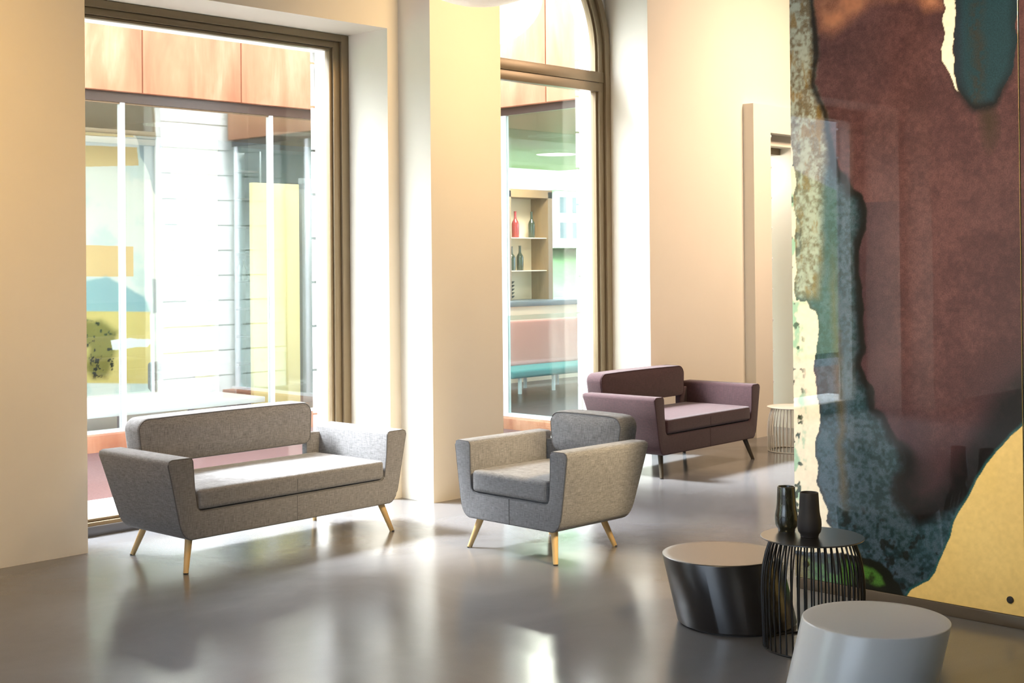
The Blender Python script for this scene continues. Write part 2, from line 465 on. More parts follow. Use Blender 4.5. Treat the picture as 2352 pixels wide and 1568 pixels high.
# ------------------------------------------------------------------ window 1
def bar(bm, x0, x1, y0, y1, z0, z1): return box(bm, x0, x1, y0, y1, z0, z1, .003)
def lz(o, root):
    o.parent = root
    o.matrix_parent_inverse = Matrix.Translation(-Vector(root.location))
    return o
def rect_window(name, label, XL, XR, ZT=2.998):
    w = empty(name, ((XL + XR) / 2, 6.93, 0), label, kind='structure')
    bm = bmesh.new(); yy = 6.885          # stepped profile: outer frame, sash, glazing bead
    bar(bm, XR - .060, XR, yy, 6.985, 0, ZT); bar(bm, XL, XL + .060, yy, 6.985, 0, ZT); bar(bm, XL + .06, XR - .06, yy, 6.985, ZT - .045, ZT); bar(bm, XL + .06, XR - .06, yy, 6.985, 0, .075)
    lz(mk('window_frame', bm, MAT['bronze']), w)
    bm = bmesh.new()
    bar(bm, XR - .112, XR - .062, 6.905, 6.975, .077, ZT - .047); bar(bm, XL + .062, XL + .112, 6.905, 6.975, .077, ZT - .047)
    bar(bm, XL + .112, XR - .112, 6.905, 6.975, ZT - .085, ZT - .047); bar(bm, XL + .112, XR - .112, 6.905, 6.975, .077, .092)
    lz(mk('sash_frame', bm, MAT['bronze']), w)
    bm = bmesh.new()
    bar(bm, XR - .134, XR - .113, 6.922, 6.968, .093, ZT - .087); bar(bm, XL + .113, XL + .134, 6.922, 6.968, .093, ZT - .087)
    bar(bm, XL + .134, XR - .134, 6.922, 6.968, ZT - .104, ZT - .087)
    lz(mk('glazing_bead', bm, MAT['bronze']), w)
    lz(mk('glass_pane', B(XL + .12, XR - .12, 6.944, 6.950, .085, ZT - .09), MAT['window_glass']), w)
    lz(mk('threshold', B(XL, XR, 6.872, 6.9, 0.0, .055, .003), MAT['grey_metal']), w)
    return w
rect_window('window_1', 'large rectangular window behind the long grey sofa', 3.255, 5.645)
rect_window('window_3', 'rectangular window left of the picture, mirrored in the art panel', -1.66, .42)

# ------------------------------------------------------------------ window 2 (arched)
w2 = empty('window_2', (AX, 6.93, 0), 'tall arched window behind the plum sofa', kind='structure')
def arch_frame(bm, Ro, Ri, y0, y1, z0, n=40):
    """frame following jambs and arch"""
    pts_o = [(AX + Ro, z0)] + arc(AX, AZ, Ro, 0, 180, n) + [(AX - Ro, z0)]
    pts_i = [(AX + Ri, z0)] + arc(AX, AZ, Ri, 0, 180, n) + [(AX - Ri, z0)]
    V = [[bm.verts.new((x, y, z)) for x, z in P] for P in (pts_o, pts_i) for y in (y0, y1)]
    oo0, oo1, ii0, ii1 = V
    for k in range(len(pts_o) - 1):
        bm.faces.new((oo0[k], oo0[k + 1], ii0[k + 1], ii0[k])); bm.faces.new((oo1[k], ii1[k], ii1[k + 1], oo1[k + 1]))
        bm.faces.new((oo0[k], oo1[k], oo1[k + 1], oo0[k + 1])); bm.faces.new((ii0[k], ii0[k + 1], ii1[k + 1], ii1[k]))
    for a, b, c, d in ((oo0[0], ii0[0], ii1[0], oo1[0]), (oo0[-1], oo1[-1], ii1[-1], ii0[-1])): bm.faces.new((a, b, c, d))
R0 = 1.032
bm = bmesh.new(); arch_frame(bm, R0, R0 - .055, 6.875, 6.985, 0); lz(mk('window_frame', bm, MAT['bronze']), w2)
bm = bmesh.new(); arch_frame(bm, R0 - .058, R0 - .112, 6.898, 6.975, .02); bar(bm, AX - R0 + .11, AX + R0 - .11, 6.898, 6.975, .02, .09); lz(mk('sash_frame', bm, MAT['bronze']), w2)
bm = bmesh.new(); arch_frame(bm, R0 - .113, R0 - .134, 6.918, 6.968, .09); lz(mk('glazing_bead', bm, MAT['bronze']), w2)
bm = bmesh.new()
bar(bm, AX - R0 + .06, AX + R0 - .06, 6.89, 6.98, 2.925, 3.008); bar(bm, AX - R0 + .06, AX + R0 - .06, 6.896, 6.974, 2.852, 2.922)
lz(mk('transom', bm, MAT['bronze']), w2)
bm = bmesh.new()
g = [(AX + R0 - .12, .05)] + arc(AX, AZ, R0 - .12, 0, 180, 40) + [(AX - R0 + .12, .05)]
f0 = [bm.verts.new((x, 6.944, z)) for x, z in g]; f1 = [bm.verts.new((x, 6.950, z)) for x, z in g]
bm.faces.new(f0); bm.faces.new(list(reversed(f1)))
for k in range(len(g)):
    j = (k + 1) % len(g); bm.faces.new((f0[k], f1[k], f1[j], f0[j]))
lz(mk('glass_pane', bm, MAT['window_glass']), w2)
# glass guard rail outside window 2
gr = empty('glass_guard_rail', (7.29, 7.02, .07), 'clear frameless glass guard rail outside the arched window', 'railing')
mk('glass_sheet', B(-.87, .80, 0, .012, 0.0, 1.03), MAT['rail_glass'], gr)
bm = bmesh.new(); box(bm, .80, .83, -.01, .022, 0, .88, .003)
mk('post', bm, MAT['white_metal'], gr)

# ------------------------------------------------------------------ portal at the far right
PX = 9.632
bm = bmesh.new()
box(bm, PX, 9.893, 6.395, 6.4995, 0, 2.83); box(bm, 9.893, 10.42, 6.395, 6.4995, 2.595, 2.83); box(bm, 10.42, 11.1, 6.395, 6.4995, 0, 2.83)
po = mk('door_1', bm, MAT['plaster']); tag(po, 'boxed cream plaster door surround beyond the plum sofa', kind='structure')
bm = bmesh.new()
box(bm, 9.893, 9.899, 6.40, 6.499, 0, 2.595)
lz(mk('edge_trim', bm, MAT['white_metal']), po)
for k in range(10):
    b = bmesh.new(); lathe(b, [(0.004, 0), (.013, .003), (.015, .010), (.010, .018), (.003, .02)], 12)
    bmesh.ops.rotate(b, verts=b.verts, cent=(0, 0, 0), matrix=Matrix.Rotation(math.radians(90), 3, 'Y'))
    bmesh.ops.translate(b, verts=b.verts, vec=(9.898, 6.41, 2.565 - .263 * k))
    lz(mk('bolt', b, MAT['white_metal']), po)
o = mk('trim_3', B(9.91, 10.39, 6.62, 6.90, 2.44, 2.499), MAT['bronze']); tag(o, 'dark soffit at the top of the door opening', kind='structure')

dl = bpy.data.lights.new('door_fill_light', 'AREA'); dl.shape = 'RECTANGLE'; dl.size = .3; dl.size_y = .2; dl.energy = 7; dl.color = (1, .97, .92)  # added light without a fitting, whitens the door reveal
dlo = bpy.data.objects.new('door_fill_light', dl); COL.objects.link(dlo); dlo.location = (10.08, 6.76, 2.43); dlo.rotation_euler = (0, math.radians(-28), 0)

# unseen remainder of the room
MAT['rear_paint'] = principled('rear_paint', (0.30, 0.30, 0.32), 0.85, noise=0.03)
wall_poly('wall_front', [(-6, 14, -6.2, -6, 0, CZ)], MAT['rear_paint'])
wall_poly('wall_far', [(14, 14.2, -6.2, 7.1, 0, CZ)], MAT['plaster'])
wall_poly('wall_left', [(-6.2, -6, -6.2, -.5, 0, CZ), (-6.2, -6, 5.0, 7.1, 0, CZ), (-6.2, -6, -.5, 5.0, 0, .4), (-6.2, -6, -.5, 5.0, 3.4, CZ)], MAT['rear_paint'])

# ------------------------------------------------------------------ lounge seats
def shell_outline(a, b, c, d, e, zt=.563, zb=.16, zs=.295):
    """U-shaped upholstered body, half widths: a top, b at the knee, c at the base, d inner top, e inner seat"""
    rt_ = .022
    R = []
    # inner right from slot bottom up to the top
    R += arc(e - .035, zs + .035, .035, -90, 0, 4)
    R += [(e + (d - e) * .55, .42)]
    R += [(d - .002, zt - .02), (d + .005, zt - .006), (d + rt_ * .8, zt)]
    R += [(a - rt_ * 1.2, zt + .001), (a - .007, zt - .007), (a, zt - .026)]
    R += [(a + (b - a) * .5 + .002, (zt + .25) / 2), (b, .25)]
    # rounded knee to base
    P0, P1, P2 = Vector((b, .25)), Vector((b - (a - b) * .28 , zb + .012)), Vector((c, zb))
    for t in (.2, .4, .6, .8, 1.0):
        q = P0 * (1 - t) ** 2 + P1 * 2 * t * (1 - t) + P2 * t * t
        R.append((q.x, q.y))
    L = [(-x, z) for x, z in reversed(R)]
    # clockwise right side then left: order so that polygon is counter-clockwise
    return (R + [(0, zb)] + L + [(0, zs)])[::-1]

def leg_mesh(top, foot, rt_=.0195, rf=.0125, mat=None):
    bm = bmesh.new(); T, Fo = Vector(top), Vector(foot)
    pts = [T + (Fo - T) * t for t in (0, .25, .5, .75, .985)]
    tube(bm, pts, [rt_ + (rf - rt_) * t for t in (0, .25, .5, .75, 1)], 16)
    return bm

def lounge_seat(name, label, cat, loc, rotz, a, b, c, d, e, ztop_back, back_half, feet_f, feet_b, fab, seam, wood, group=None, seat_z=.402, back_z0=.458):
    root = empty(name, loc, label, cat, rotz, group)
    DT, DB = .64, .545
    def ym(y, z):
        t = max(0, min(1, (z - .16) / .40))
        return y * (DB + (DT - DB) * t) / DT
    P = shell_outline(a, b, c, d, e)
    bm = bmesh.new(); prism(bm, P, DT, .010, .018, ymap=ym)
    body = mk('body', bm, fab, root, 50)
    # piping round the front edge
    bm = bmesh.new(); tube(bm, [(x, .004, z) for x, z in offset_poly(P, .0035)], .0035, 6, True)
    mk('piping', bm, seam, body)
    bm = bmesh.new(); tube(bm, [(0, -.0003, .161), (0, -.0003, .292)], .0016, 6)
    mk('centre_seam', bm, seam, body)
    # seat cushion
    hz = (seat_z - .290) / 2
    bm = bmesh.new(); rbox(bm, e - .006, .295, hz - .004, .022, .010, 16, (0, .292, .296 + hz))
    sc = mk('seat_cushion', bm, fab, root, 60)
    if a > .5:
        bm = bmesh.new(); tube(bm, [(0, -.0035, .315), (0, -.0035, seat_z - .025), (0, .004, seat_z - .008), (0, .02, seat_z + .0005)], .0015, 6)
        mk('centre_seam', bm, seam, sc)
    # back cushion hung between the arms
    h0, h1 = back_z0, ztop_back
    rr = .065
    Q = arc(back_half - rr, h0 + rr * .8, rr * .8, -90, 0, 6)
    Q = [(min(x + .0, back_half), z) for x, z in Q] + arc(back_half - rr, h1 - rr, rr, 0, 90, 8)
    n_mid = [(back_half * t, h1 + .004 * (1 - t * t)) for t in (.6, .3, 0, -.3, -.6)]
    Q = Q + n_mid + [(-x, z) for x, z in reversed(Q)] + [(back_half * t, h0) for t in (-.6, -.3, 0, .3, .6)]
    th = .150
    def yb(y, z): return .572 + y + (z - h0) * .06
    bm = bmesh.new(); prism(bm, Q, th, .014, .030, dome=.016, ymap=yb)
    bc = mk('back_cushion', bm, fab, root, 60)
    bm = bmesh.new(); tube(bm, [(x, yb(.002, z), z) for x, z in offset_poly(Q, .006)], .003, 6, True)
    mk('piping', bm, seam, bc)
    # short upholstered brackets that carry the back cushion
    for s in (-1, 1):
        bm = bmesh.new(); box(bm, s * (d - .10) if s > 0 else s * (d + .006), s * (d + .006) if s > 0 else s * (d - .10), .585, .632, .36, .52, .008)
        mk('bracket', bm, fab, root)
    for sx, sy, fx, fy in ((-1, 0, feet_f, .012), (1, 0, feet_f, .012), (-1, 1, feet_b, .600 if a > .5 else .555), (1, 1, feet_b, .600 if a > .5 else .555)):
        tx = fx - .052; ty = .06 if sy == 0 else fy - .055
        lg = mk('leg', leg_mesh((sx * tx, ty, .175), (sx * fx, fy, 0.0)), wood, root)
        bm = bmesh.new(); lathe(bm, [(.0122, 0), (.0126, .006)], 16, (sx * fx, fy, 0)); mk('foot_pad', bm, MAT['foot'], lg)
    return root

lounge_seat('sofa', 'long grey wool sofa in front of the big rectangular window', 'sofa', (4.305, 5.70, 0), math.radians(1.6),
            .785, .722, .655, .640, .618, .700, .578, .680, .607, MAT['grey_wool'], MAT['grey_seam'], MAT['oak'])
lounge_seat('armchair', 'grey wool armchair with tan lit side, in front of the cream pilaster', 'armchair', (4.95, 4.785, 0), math.radians(-91.2),
            .407, .366, .300, .290, .280, .678, .258, .312, .232, MAT['grey_wool'], MAT['grey_seam'], MAT['oak'], seat_z=.412, back_z0=.462)
lounge_seat('sofa', 'short plum sofa on dark legs, farthest from the camera', 'sofa', (8.0, 5.705, 0), math.radians(2.4),
            .690, .640, .585, .575, .556, .690, .530, .595, .545, MAT['plum_wool'], MAT['plum_seam'], MAT['dark_oak'])

# ------------------------------------------------------------------ low tables and vases
def drum(loc, shear, mat, label):
    H, R = .284, .245
    root = empty('drum_table', loc, label, 'table')
    bm = bmesh.new()
    lathe(bm, [(R - .010, 0.006), (R - .003, .008), (R, .012), (R, H - .005), (R - .0008, H - .0022), (R - .0025, H - .0006), (R - .005, H), (R - .03, H)], 96, shear=shear)
    mk('body', bm, mat, root, 35)
    bm = bmesh.new(); lathe(bm, [(R - .020, 0), (R - .020, .0065)], 64); mk('base_ring', bm, MAT['foot'], root)
    return root
drum((4.685, 3.215, 0), (-.040 / .284, .050 / .284), MAT['black_lacquer'], 'black slanted drum table beside the black wire table')
drum((4.097, 2.332, 0), (.045 / .284, -.051 / .284), MAT['white_lacquer'], 'glossy white slanted drum table in the front right corner')

def wire_table(loc, H, mat, label, n=44):
    root = empty('wire_table', loc, label, 'table')
    Rt, Rm, Rb = .198, .195, .190
    bm = bmesh.new(); lathe(bm, [(Rt - .003, H - .006), (Rt, H - .004), (Rt, H - .0015), (Rt - .002, H)], 96); mk('table_top', bm, MAT['black_top'] if mat == MAT['black_steel'] else mat, root, 30)
    bm = bmesh.new(); tube(bm, [(Rb * math.cos(t), Rb * math.sin(t), .004) for t in np.linspace(0, 2 * math.pi, 73)[:-1]], .004, 8, True); mk('base_ring', bm, mat, root)
    bm = bmesh.new(); tube(bm, [(.158 * math.cos(t), .158 * math.sin(t), H - .010) for t in np.linspace(0, 2 * math.pi, 73)[:-1]], .0035, 8, True); mk('top_ring', bm, mat, root)
    prof = [(.158, H - .009), (.166, H - .03), (.178, H - .065), (.188, H - .11), (.194, H - .16), (.196, H - .21), (.194, H * .32), (.190, .005)]
    bm = bmesh.new(); tube(bm, [(r, 0, z) for r, z in prof], .0036, 8)
    w0 = mk('wire', bm, mat, root)
    for k in range(1, n):
        w = w0.copy(); COL.objects.link(w); w.parent = root
        w.rotation_euler = (0, 0, 2 * math.pi * k / n)
    return root
wire_table((4.578, 2.790, 0), .428, MAT['black_steel'], 'black round wire table carrying the two dark vases')
wire_table((9.18, 5.76, 0), .348, MAT['cream_steel'], 'low cream wire table half hidden behind the art panel', 40)

def vase(loc, mat, label, k=1.0, hk=1.0, group=None):
    bm = bmesh.new()
    prof = [(.031, 0), (.034, .001), (.0355, .010), (.043, .020), (.0455, .030), (.0465, .050), (.0455, .068), (.0415, .085), (.039, .105), (.0375, .135), (.0355, .168), (.0345, .1715), (.0325, .1715), (.031, .167), (.033, .135), (.035, .100), (.037, .08), (.040, .05), (.036, .02), (.01, .012)]
    lathe(bm, [(r * k, z * hk) for r, z in prof], 48)
    o = mk('vase', bm, mat, None, 45, loc); tag(o, label, 'vase'); return o
vase((4.562, 2.792, .428), MAT['clay_dark'], 'matt black vase, nearer of the two on the wire table')
vase((4.597, 2.917, .428), MAT['glazed_clay'], 'glossy mottled green-black vase, left of the matt black one', .97, 1.03)

# ------------------------------------------------------------------ printed glass art panel
def noise2(x, y, seed, octaves=4):
    rng = np.random.RandomState(seed); out = np.zeros_like(x); amp = 1.0; tot = 0
    for o_ in range(octaves):
        G = rng.rand(256, 256); f = 2 ** o_
        xi = x * f; yi = y * f; x0 = np.floor(xi).astype(int); y0_ = np.floor(yi).astype(int)
        fx = xi - x0; fy = yi - y0_; fx = fx * fx * (3 - 2 * fx); fy = fy * fy * (3 - 2 * fy)
        g = lambda a_, b_: G[a_ % 256, b_ % 256]
        out += amp * ((g(x0, y0_) * (1 - fx) + g(x0 + 1, y0_) * fx) * (1 - fy) + (g(x0, y0_ + 1) * (1 - fx) + g(x0 + 1, y0_ + 1) * fx) * fy)
        tot += amp; amp *= .55
    return out / tot

def sdf(px, py, poly):
    """signed distance to polygon (negative inside)"""
    P = np.array(poly, float); d = np.full(px.shape, 1e9); ins = np.zeros(px.shape, bool)
    for i in range(len(P)):
        ax, ay = P[i]; bx, by = P[(i + 1) % len(P)]
        ex, ey = bx - ax, by - ay
        t = np.clip(((px - ax) * ex + (py - ay) * ey) / (ex * ex + ey * ey + 1e-12), 0, 1)
        d = np.minimum(d, np.hypot(px - ax - t * ex, py - ay - t * ey))
        c = ((ay > py) != (by > py)) & (px < (bx - ax) * (py - ay) / (by - ay + 1e-12) + ax)
        ins ^= c
    return np.where(ins, -d, d)

def lin(c): return np.array([((v / 255) / 12.92 if v / 255 <= .04045 else ((v / 255 + .055) / 1.055) ** 2.4) for v in c])
def smooth(a_, b_, x): t = np.clip((x - a_) / (b_ - a_), 0, 1); return t * t * (3 - 2 * t)
def blend(C, col, w): return C * (1 - w[..., None]) + np.asarray(col) * w[..., None]

#ART_START
A_TEAL = [(3.219, 3.467), (3.227, 2.875), (3.228, 2.677), (3.222, 2.555), (3.208, 2.423), (3.230, 2.345), (3.239, 2.285), (3.200, 2.201), (3.172, 2.128), (3.151, 2.017), (3.133, 1.946), (3.104, 1.895), (3.064, 1.833), (3.031, 1.802), (2.991, 1.771), (2.986, 1.702), (2.996, 1.614), (3.013, 1.517), (3.020, 1.419), (3.002, 1.272), (2.995, 1.135), (2.999, 1.088), (3.014, 1.020), (2.982, 0.963), (2.951, 0.932), (2.945, 0.841), (2.895, 0.821), (2.874, 0.770), (2.834, 0.697), (2.804, 0.634), (2.797, 0.588), (2.829, 0.547), (2.827, 0.453), (2.776, 0.412), (2.736, 0.387), (2.666, 0.416), (2.612, 0.450), (2.558, 0.493), (2.529, 0.510), (2.476, 0.600), (2.428, 0.674), (2.363, 0.747), (2.321, 0.806), (2.277, 0.871), (2.097, 1.072), (1.853, 1.317), (1.871, -0.180), (3.660, -0.567), (3.609, 3.557)]
A_CREAM_R = [(2.012, 1.127), (2.098, 1.029), (2.186, 0.928), (2.277, 0.830), (2.312, 0.792), (2.358, 0.743), (2.395, 0.707), (2.433, 0.660), (2.471, 0.593), (2.510, 0.517), (2.559, 0.438), (2.579, 0.399), (2.599, 0.332), (2.619, 0.284), (2.644, 0.234), (2.669, 0.175), (2.699, 0.133), (2.740, 0.108), (2.780, 0.083), (2.801, 0.050), (2.823, -0.037), (1.873, -0.346), (1.021, -0.143), (0.992, 2.213)]
A_MOTTLE = [(3.609, 3.557), (3.219, 3.467), (3.227, 2.875), (3.228, 2.677), (3.224, 2.556), (3.208, 2.423), (3.230, 2.345), (3.239, 2.285), (3.200, 2.201), (3.172, 2.128), (3.157, 2.017), (3.163, 1.928), (3.184, 1.839), (3.197, 1.719), (3.201, 1.589), (3.195, 1.468), (3.211, 1.328), (3.268, 1.322), (3.326, 1.322), (3.637, 1.310)]
A_CREAM_L = [(3.628, 2.032), (3.349, 2.040), (3.342, 1.918), (3.329, 1.856), (3.337, 1.775), (3.331, 1.673), (3.342, 1.591), (3.327, 1.489), (3.337, 1.408), (3.335, 1.337), (3.309, 1.317), (3.277, 1.317), (3.259, 1.282), (3.232, 1.267), (3.221, 1.217), (3.225, 1.107), (3.228, 1.079), (3.240, 1.019), (3.229, 0.940), (3.225, 0.841), (3.221, 0.723), (3.233, 0.623), (3.240, 0.543), (3.235, 0.484), (3.213, 0.437), (3.184, 0.362), (3.198, 0.311), (3.137, 0.275), (3.061, 0.246), (3.011, 0.192), (3.127, 0.178), (3.239, 0.175), (3.342, 0.173), (3.530, 0.156), (3.651, 0.155)]
A_GREEN = [(3.531, 0.141), (3.342, 0.158), (3.239, 0.162), (3.128, 0.169), (3.011, 0.195), (2.965, 0.187), (2.923, 0.179), (2.872, 0.144), (2.841, 0.102), (2.816, 0.054), (2.801, 0.023), (2.864, -0.044), (3.534, -0.100)]
A_GIN = [(3.531, 0.120), (3.342, 0.148), (3.128, 0.154), (3.019, 0.151), (2.955, 0.141), (2.914, 0.114), (2.898, 0.083), (2.925, 0.069), (3.020, 0.069), (3.532, 0.013)]
A_SLIVER = [(2.594, 2.644), (2.554, 2.638), (2.553, 2.526), (2.552, 2.442), (2.558, 2.368), (2.552, 2.312), (2.545, 2.255), (2.531, 2.189), (2.545, 2.218), (2.569, 2.276), (2.588, 2.306), (2.605, 2.336), (2.606, 2.383), (2.595, 2.447), (2.598, 2.532)]
A_LOBE = [(2.552, 2.637), (2.553, 2.507), (2.551, 2.395), (2.552, 2.312), (2.540, 2.227), (2.521, 2.169), (2.488, 2.120), (2.459, 2.106), (2.402, 2.113), (2.369, 2.128), (2.350, 2.181), (2.307, 2.249), (2.283, 2.363), (2.279, 2.489), (2.276, 2.596)]
A_PEACH = [(3.236, 2.982), (3.196, 2.532), (3.128, 2.514), (3.072, 2.546), (3.005, 2.597), (2.951, 2.628), (2.907, 2.651), (2.720, 2.624), (2.670, 2.579), (2.620, 2.572), (2.601, 2.870)]
def art_paint(Y, Z):
    n1 = noise2(Y * 9 + 40, Z * 9 + 40, 1, 5) - .5; n2 = noise2(Y * 9 + 90, Z * 9 + 20, 2, 5) - .5
    Yw = Y + .045 * n1; Zw = Z + .045 * n2
    fine = noise2(Y * 60 + 10, Z * 60 + 10, 3, 3); mid = noise2(Y * 14 + 10, Z * 14 + 10, 4, 4); big = noise2(Y * 3 + 10, Z * 3 + 10, 5, 3)
    vert = noise2(Y * 22 + 10, Z * 5 + 10, 6, 4)
    D = lambda poly: sdf(Yw, Zw, poly)
    plum, plum2 = lin((70, 42, 45)), lin((94, 62, 64))
    dT0 = sdf(Yw, Zw, A_TEAL)
    C = blend(np.tile(plum, Y.shape + (1,)), plum2, smooth(.30, .70, fine * .25 + mid * .25 + big * .5))
    C = blend(C, lin((52, 38, 50)), smooth(.30, .0, dT0) * (Z < 1.75) * .6)
    black = lin((14, 12, 12)); teal = lin((46, 78, 92)); teal_d = lin((28, 56, 66)); cream = lin((255, 250, 234))
    dT = dT0
    # dark soft bleed on the plum side, heavier towards the lower right
    width = .012 + .20 * smooth(1.2, .72, Zw + (Yw - 2.37) * .9) + .16 * np.clip(1 - np.hypot((Yw - 2.30) / .30, (Zw - .92) / .30), 0, 1)
    C = blend(C, black, np.clip((1 - smooth(0.1, 1, dT / (width + .02 * mid))) * (.86 + .3 * mid) + .25 * (fine - .5), 0, 1) * (dT < width * 1.1))
    # peach bleed at the top
    C = blend(C, lin((205, 140, 105)), smooth(.05, -.06, D(A_PEACH)) * .8 * mid * 1.6)
    # smudge under the lobe
    C = blend(C, lin((52, 40, 24)), np.clip(1 - np.hypot((Yw - 2.408) / .05, (Zw - 2.06) / .14), 0, 1) ** .6 * .9)
    # teal body
    T = blend(np.tile(teal, Y.shape + (1,)), teal_d, smooth(.3, .75, big) * smooth(1.2, .3, Z) + .0 * Y)
    T = blend(T, lin((78, 96, 116)), smooth(.40, .66, fine * .6 + mid * .4) * .6)
    T = blend(T, lin((18, 22, 24)), smooth(.50, .36, fine * .6 + mid * .4) * .35)
    st = np.clip(1 - np.abs(Yw - (3.119 - (.986 - Z) * .045)) / .035, 0, 1) * smooth(.30, .5, Z) * smooth(1.7, 1.3, Z)
    T = blend(T, lin((84, 74, 44)), st * .75)
    T = blend(T, lin((20, 24, 22)), smooth(.60, .70, noise2(Y * 22, Z * 22, 8, 4)) * smooth(.55, .25, Z) * .9)
    T = blend(T, black, smooth(-.055, -.006, dT + .05 * (mid - .5)) * .94)
    C = blend(C, T, smooth(.0015, -.0015, dT))
    # mottled strip
    dM = D(A_MOTTLE)
    Mo = blend(np.tile(lin((124, 114, 92)), Y.shape + (1,)), lin((180, 192, 182)), smooth(.38, .66, vert * .5 + fine * .5))
    Mo = blend(Mo, lin((140, 112, 50)), smooth(.5, .72, noise2(Y * 30, Z * 12, 9, 4)) * .8)
    Mo = blend(Mo, lin((62, 52, 40)), smooth(.48, .64, noise2(Y * 40, Z * 26, 10, 4)) * .8 * smooth(2.5, 1.6, Z + 1.2 * (Y < 3.3)))
    C = blend(C, Mo, smooth(.03, -.045, dM))
    C = blend(C, black, smooth(.026, .004, np.abs(dT) + .02 * (mid - .3)) * smooth(.6, .9, Z) * .9)
    # cream strip with mint speckle
    dC = D(A_CREAM_L)
    Cr = blend(np.tile(cream, Y.shape + (1,)), lin((170, 214, 190)), smooth(.48, .66, noise2(Y * 20, Z * 14, 11, 4)) * smooth(3.26, 3.31, Y))
    Cr = blend(Cr, lin((60, 74, 50)), smooth(.66, .72, noise2(Y * 34, Z * 30, 12, 3)) * smooth(3.27, 3.32, Y))
    C = blend(C, lin((44, 34, 28)), smooth(.022, .0, dC) * (dC > 0) * .8 * mid * 1.6 * (Z < 1.4))
    C = blend(C, Cr, smooth(.001, -.001, dC))
    # green patch and its dark arc
    dG = D(A_GREEN); dI = D(A_GIN)
    C = blend(C, lin((16, 20, 12)), smooth(.004, -.004, dG))
    Gr = blend(np.tile(lin((70, 120, 48)), Y.shape + (1,)), lin((30, 40, 14)), smooth(.48, .66, mid)); Gr = blend(Gr, lin((130, 108, 50)), smooth(3.24, 3.33, Y) * .8)
    C = blend(C, Gr, smooth(.012, -.014, dI))
    # upper right lobe
    dL = D(A_LOBE)
    Lo = blend(np.tile(lin((26, 56, 68)), Y.shape + (1,)), lin((48, 42, 26)), np.clip(1 - np.abs(Yw - 2.455) / .05, 0, 1) * smooth(.3, .55, fine) * .7 * (Z > 2.1))
    Lo = blend(Lo, lin((42, 52, 74)), smooth(2.50, 2.56, Y) * .7)
    Lo = blend(Lo, black, smooth(-.045, -.004, dL) * (.5 + .5 * smooth(2.3, 2.1, Z)))
    C = blend(C, black, smooth(.03, .0, dL) * (dL > 0) * smooth(2.5, 2.1, Z) * .8)
    C = blend(C, Lo, smooth(.002, -.002, dL))
    dS = D(A_SLIVER); C = blend(C, lin((46, 34, 20)), smooth(.008, .0, dS) * (dS > 0) * .8); C = blend(C, cream, smooth(.001, -.001, dS))
    # cream ground lower right, with a thin teal rim
    dR = sdf(Y + .014 * n1, Z + .014 * n2, A_CREAM_R)
    C = blend(C, lin((40, 96, 100)), smooth(.016, .002, dR) * (dR > 0) * .8)
    C = blend(C, lin((240, 212, 138)), smooth(.001, -.001, dR))
    C = C * (.92 + .16 * fine[..., None])
    return C
#ART_END

def art_material():
    a = NT('printed_glass')
    p = a.add('ShaderNodeBsdfPrincipled'); p.inputs['Roughness'].default_value = 0.5; p.inputs['Specular IOR Level'].default_value = 0.2
    p.inputs['Coat Weight'].default_value = 1.0; p.inputs['Coat Roughness'].default_value = 0.0; p.inputs['Coat IOR'].default_value = 1.5
    at = a.add('ShaderNodeVertexColor', _layer_name='print')
    tc = a.add('ShaderNodeTexCoord')
    # halftone grain of the print
    no = a.add('ShaderNodeTexNoise', Scale=170.0, Detail=4.0, Roughness=0.8); a.ln(tc.outputs['Object'], no.inputs['Vector'])
    mr = a.add('ShaderNodeMapRange'); mr.inputs['From Min'].default_value = .25; mr.inputs['From Max'].default_value = .75; mr.inputs['To Min'].default_value = .45; mr.inputs['To Max'].default_value = 1.55
    a.ln(no.outputs[0], mr.inputs['Value'])
    mx = a.add('ShaderNodeMixRGB', _blend_type='MULTIPLY'); a.ln(at.outputs['Alpha'], mx.inputs[0])
    a.ln(at.outputs[0], mx.inputs[1]); a.ln(mr.outputs[0], mx.inputs[2])
    a.ln(mx.outputs[0], p.inputs['Base Color']); a.ln(p.outputs[0], a.out.inputs[0]); return a.m
MAT['printed_glass'] = art_material()

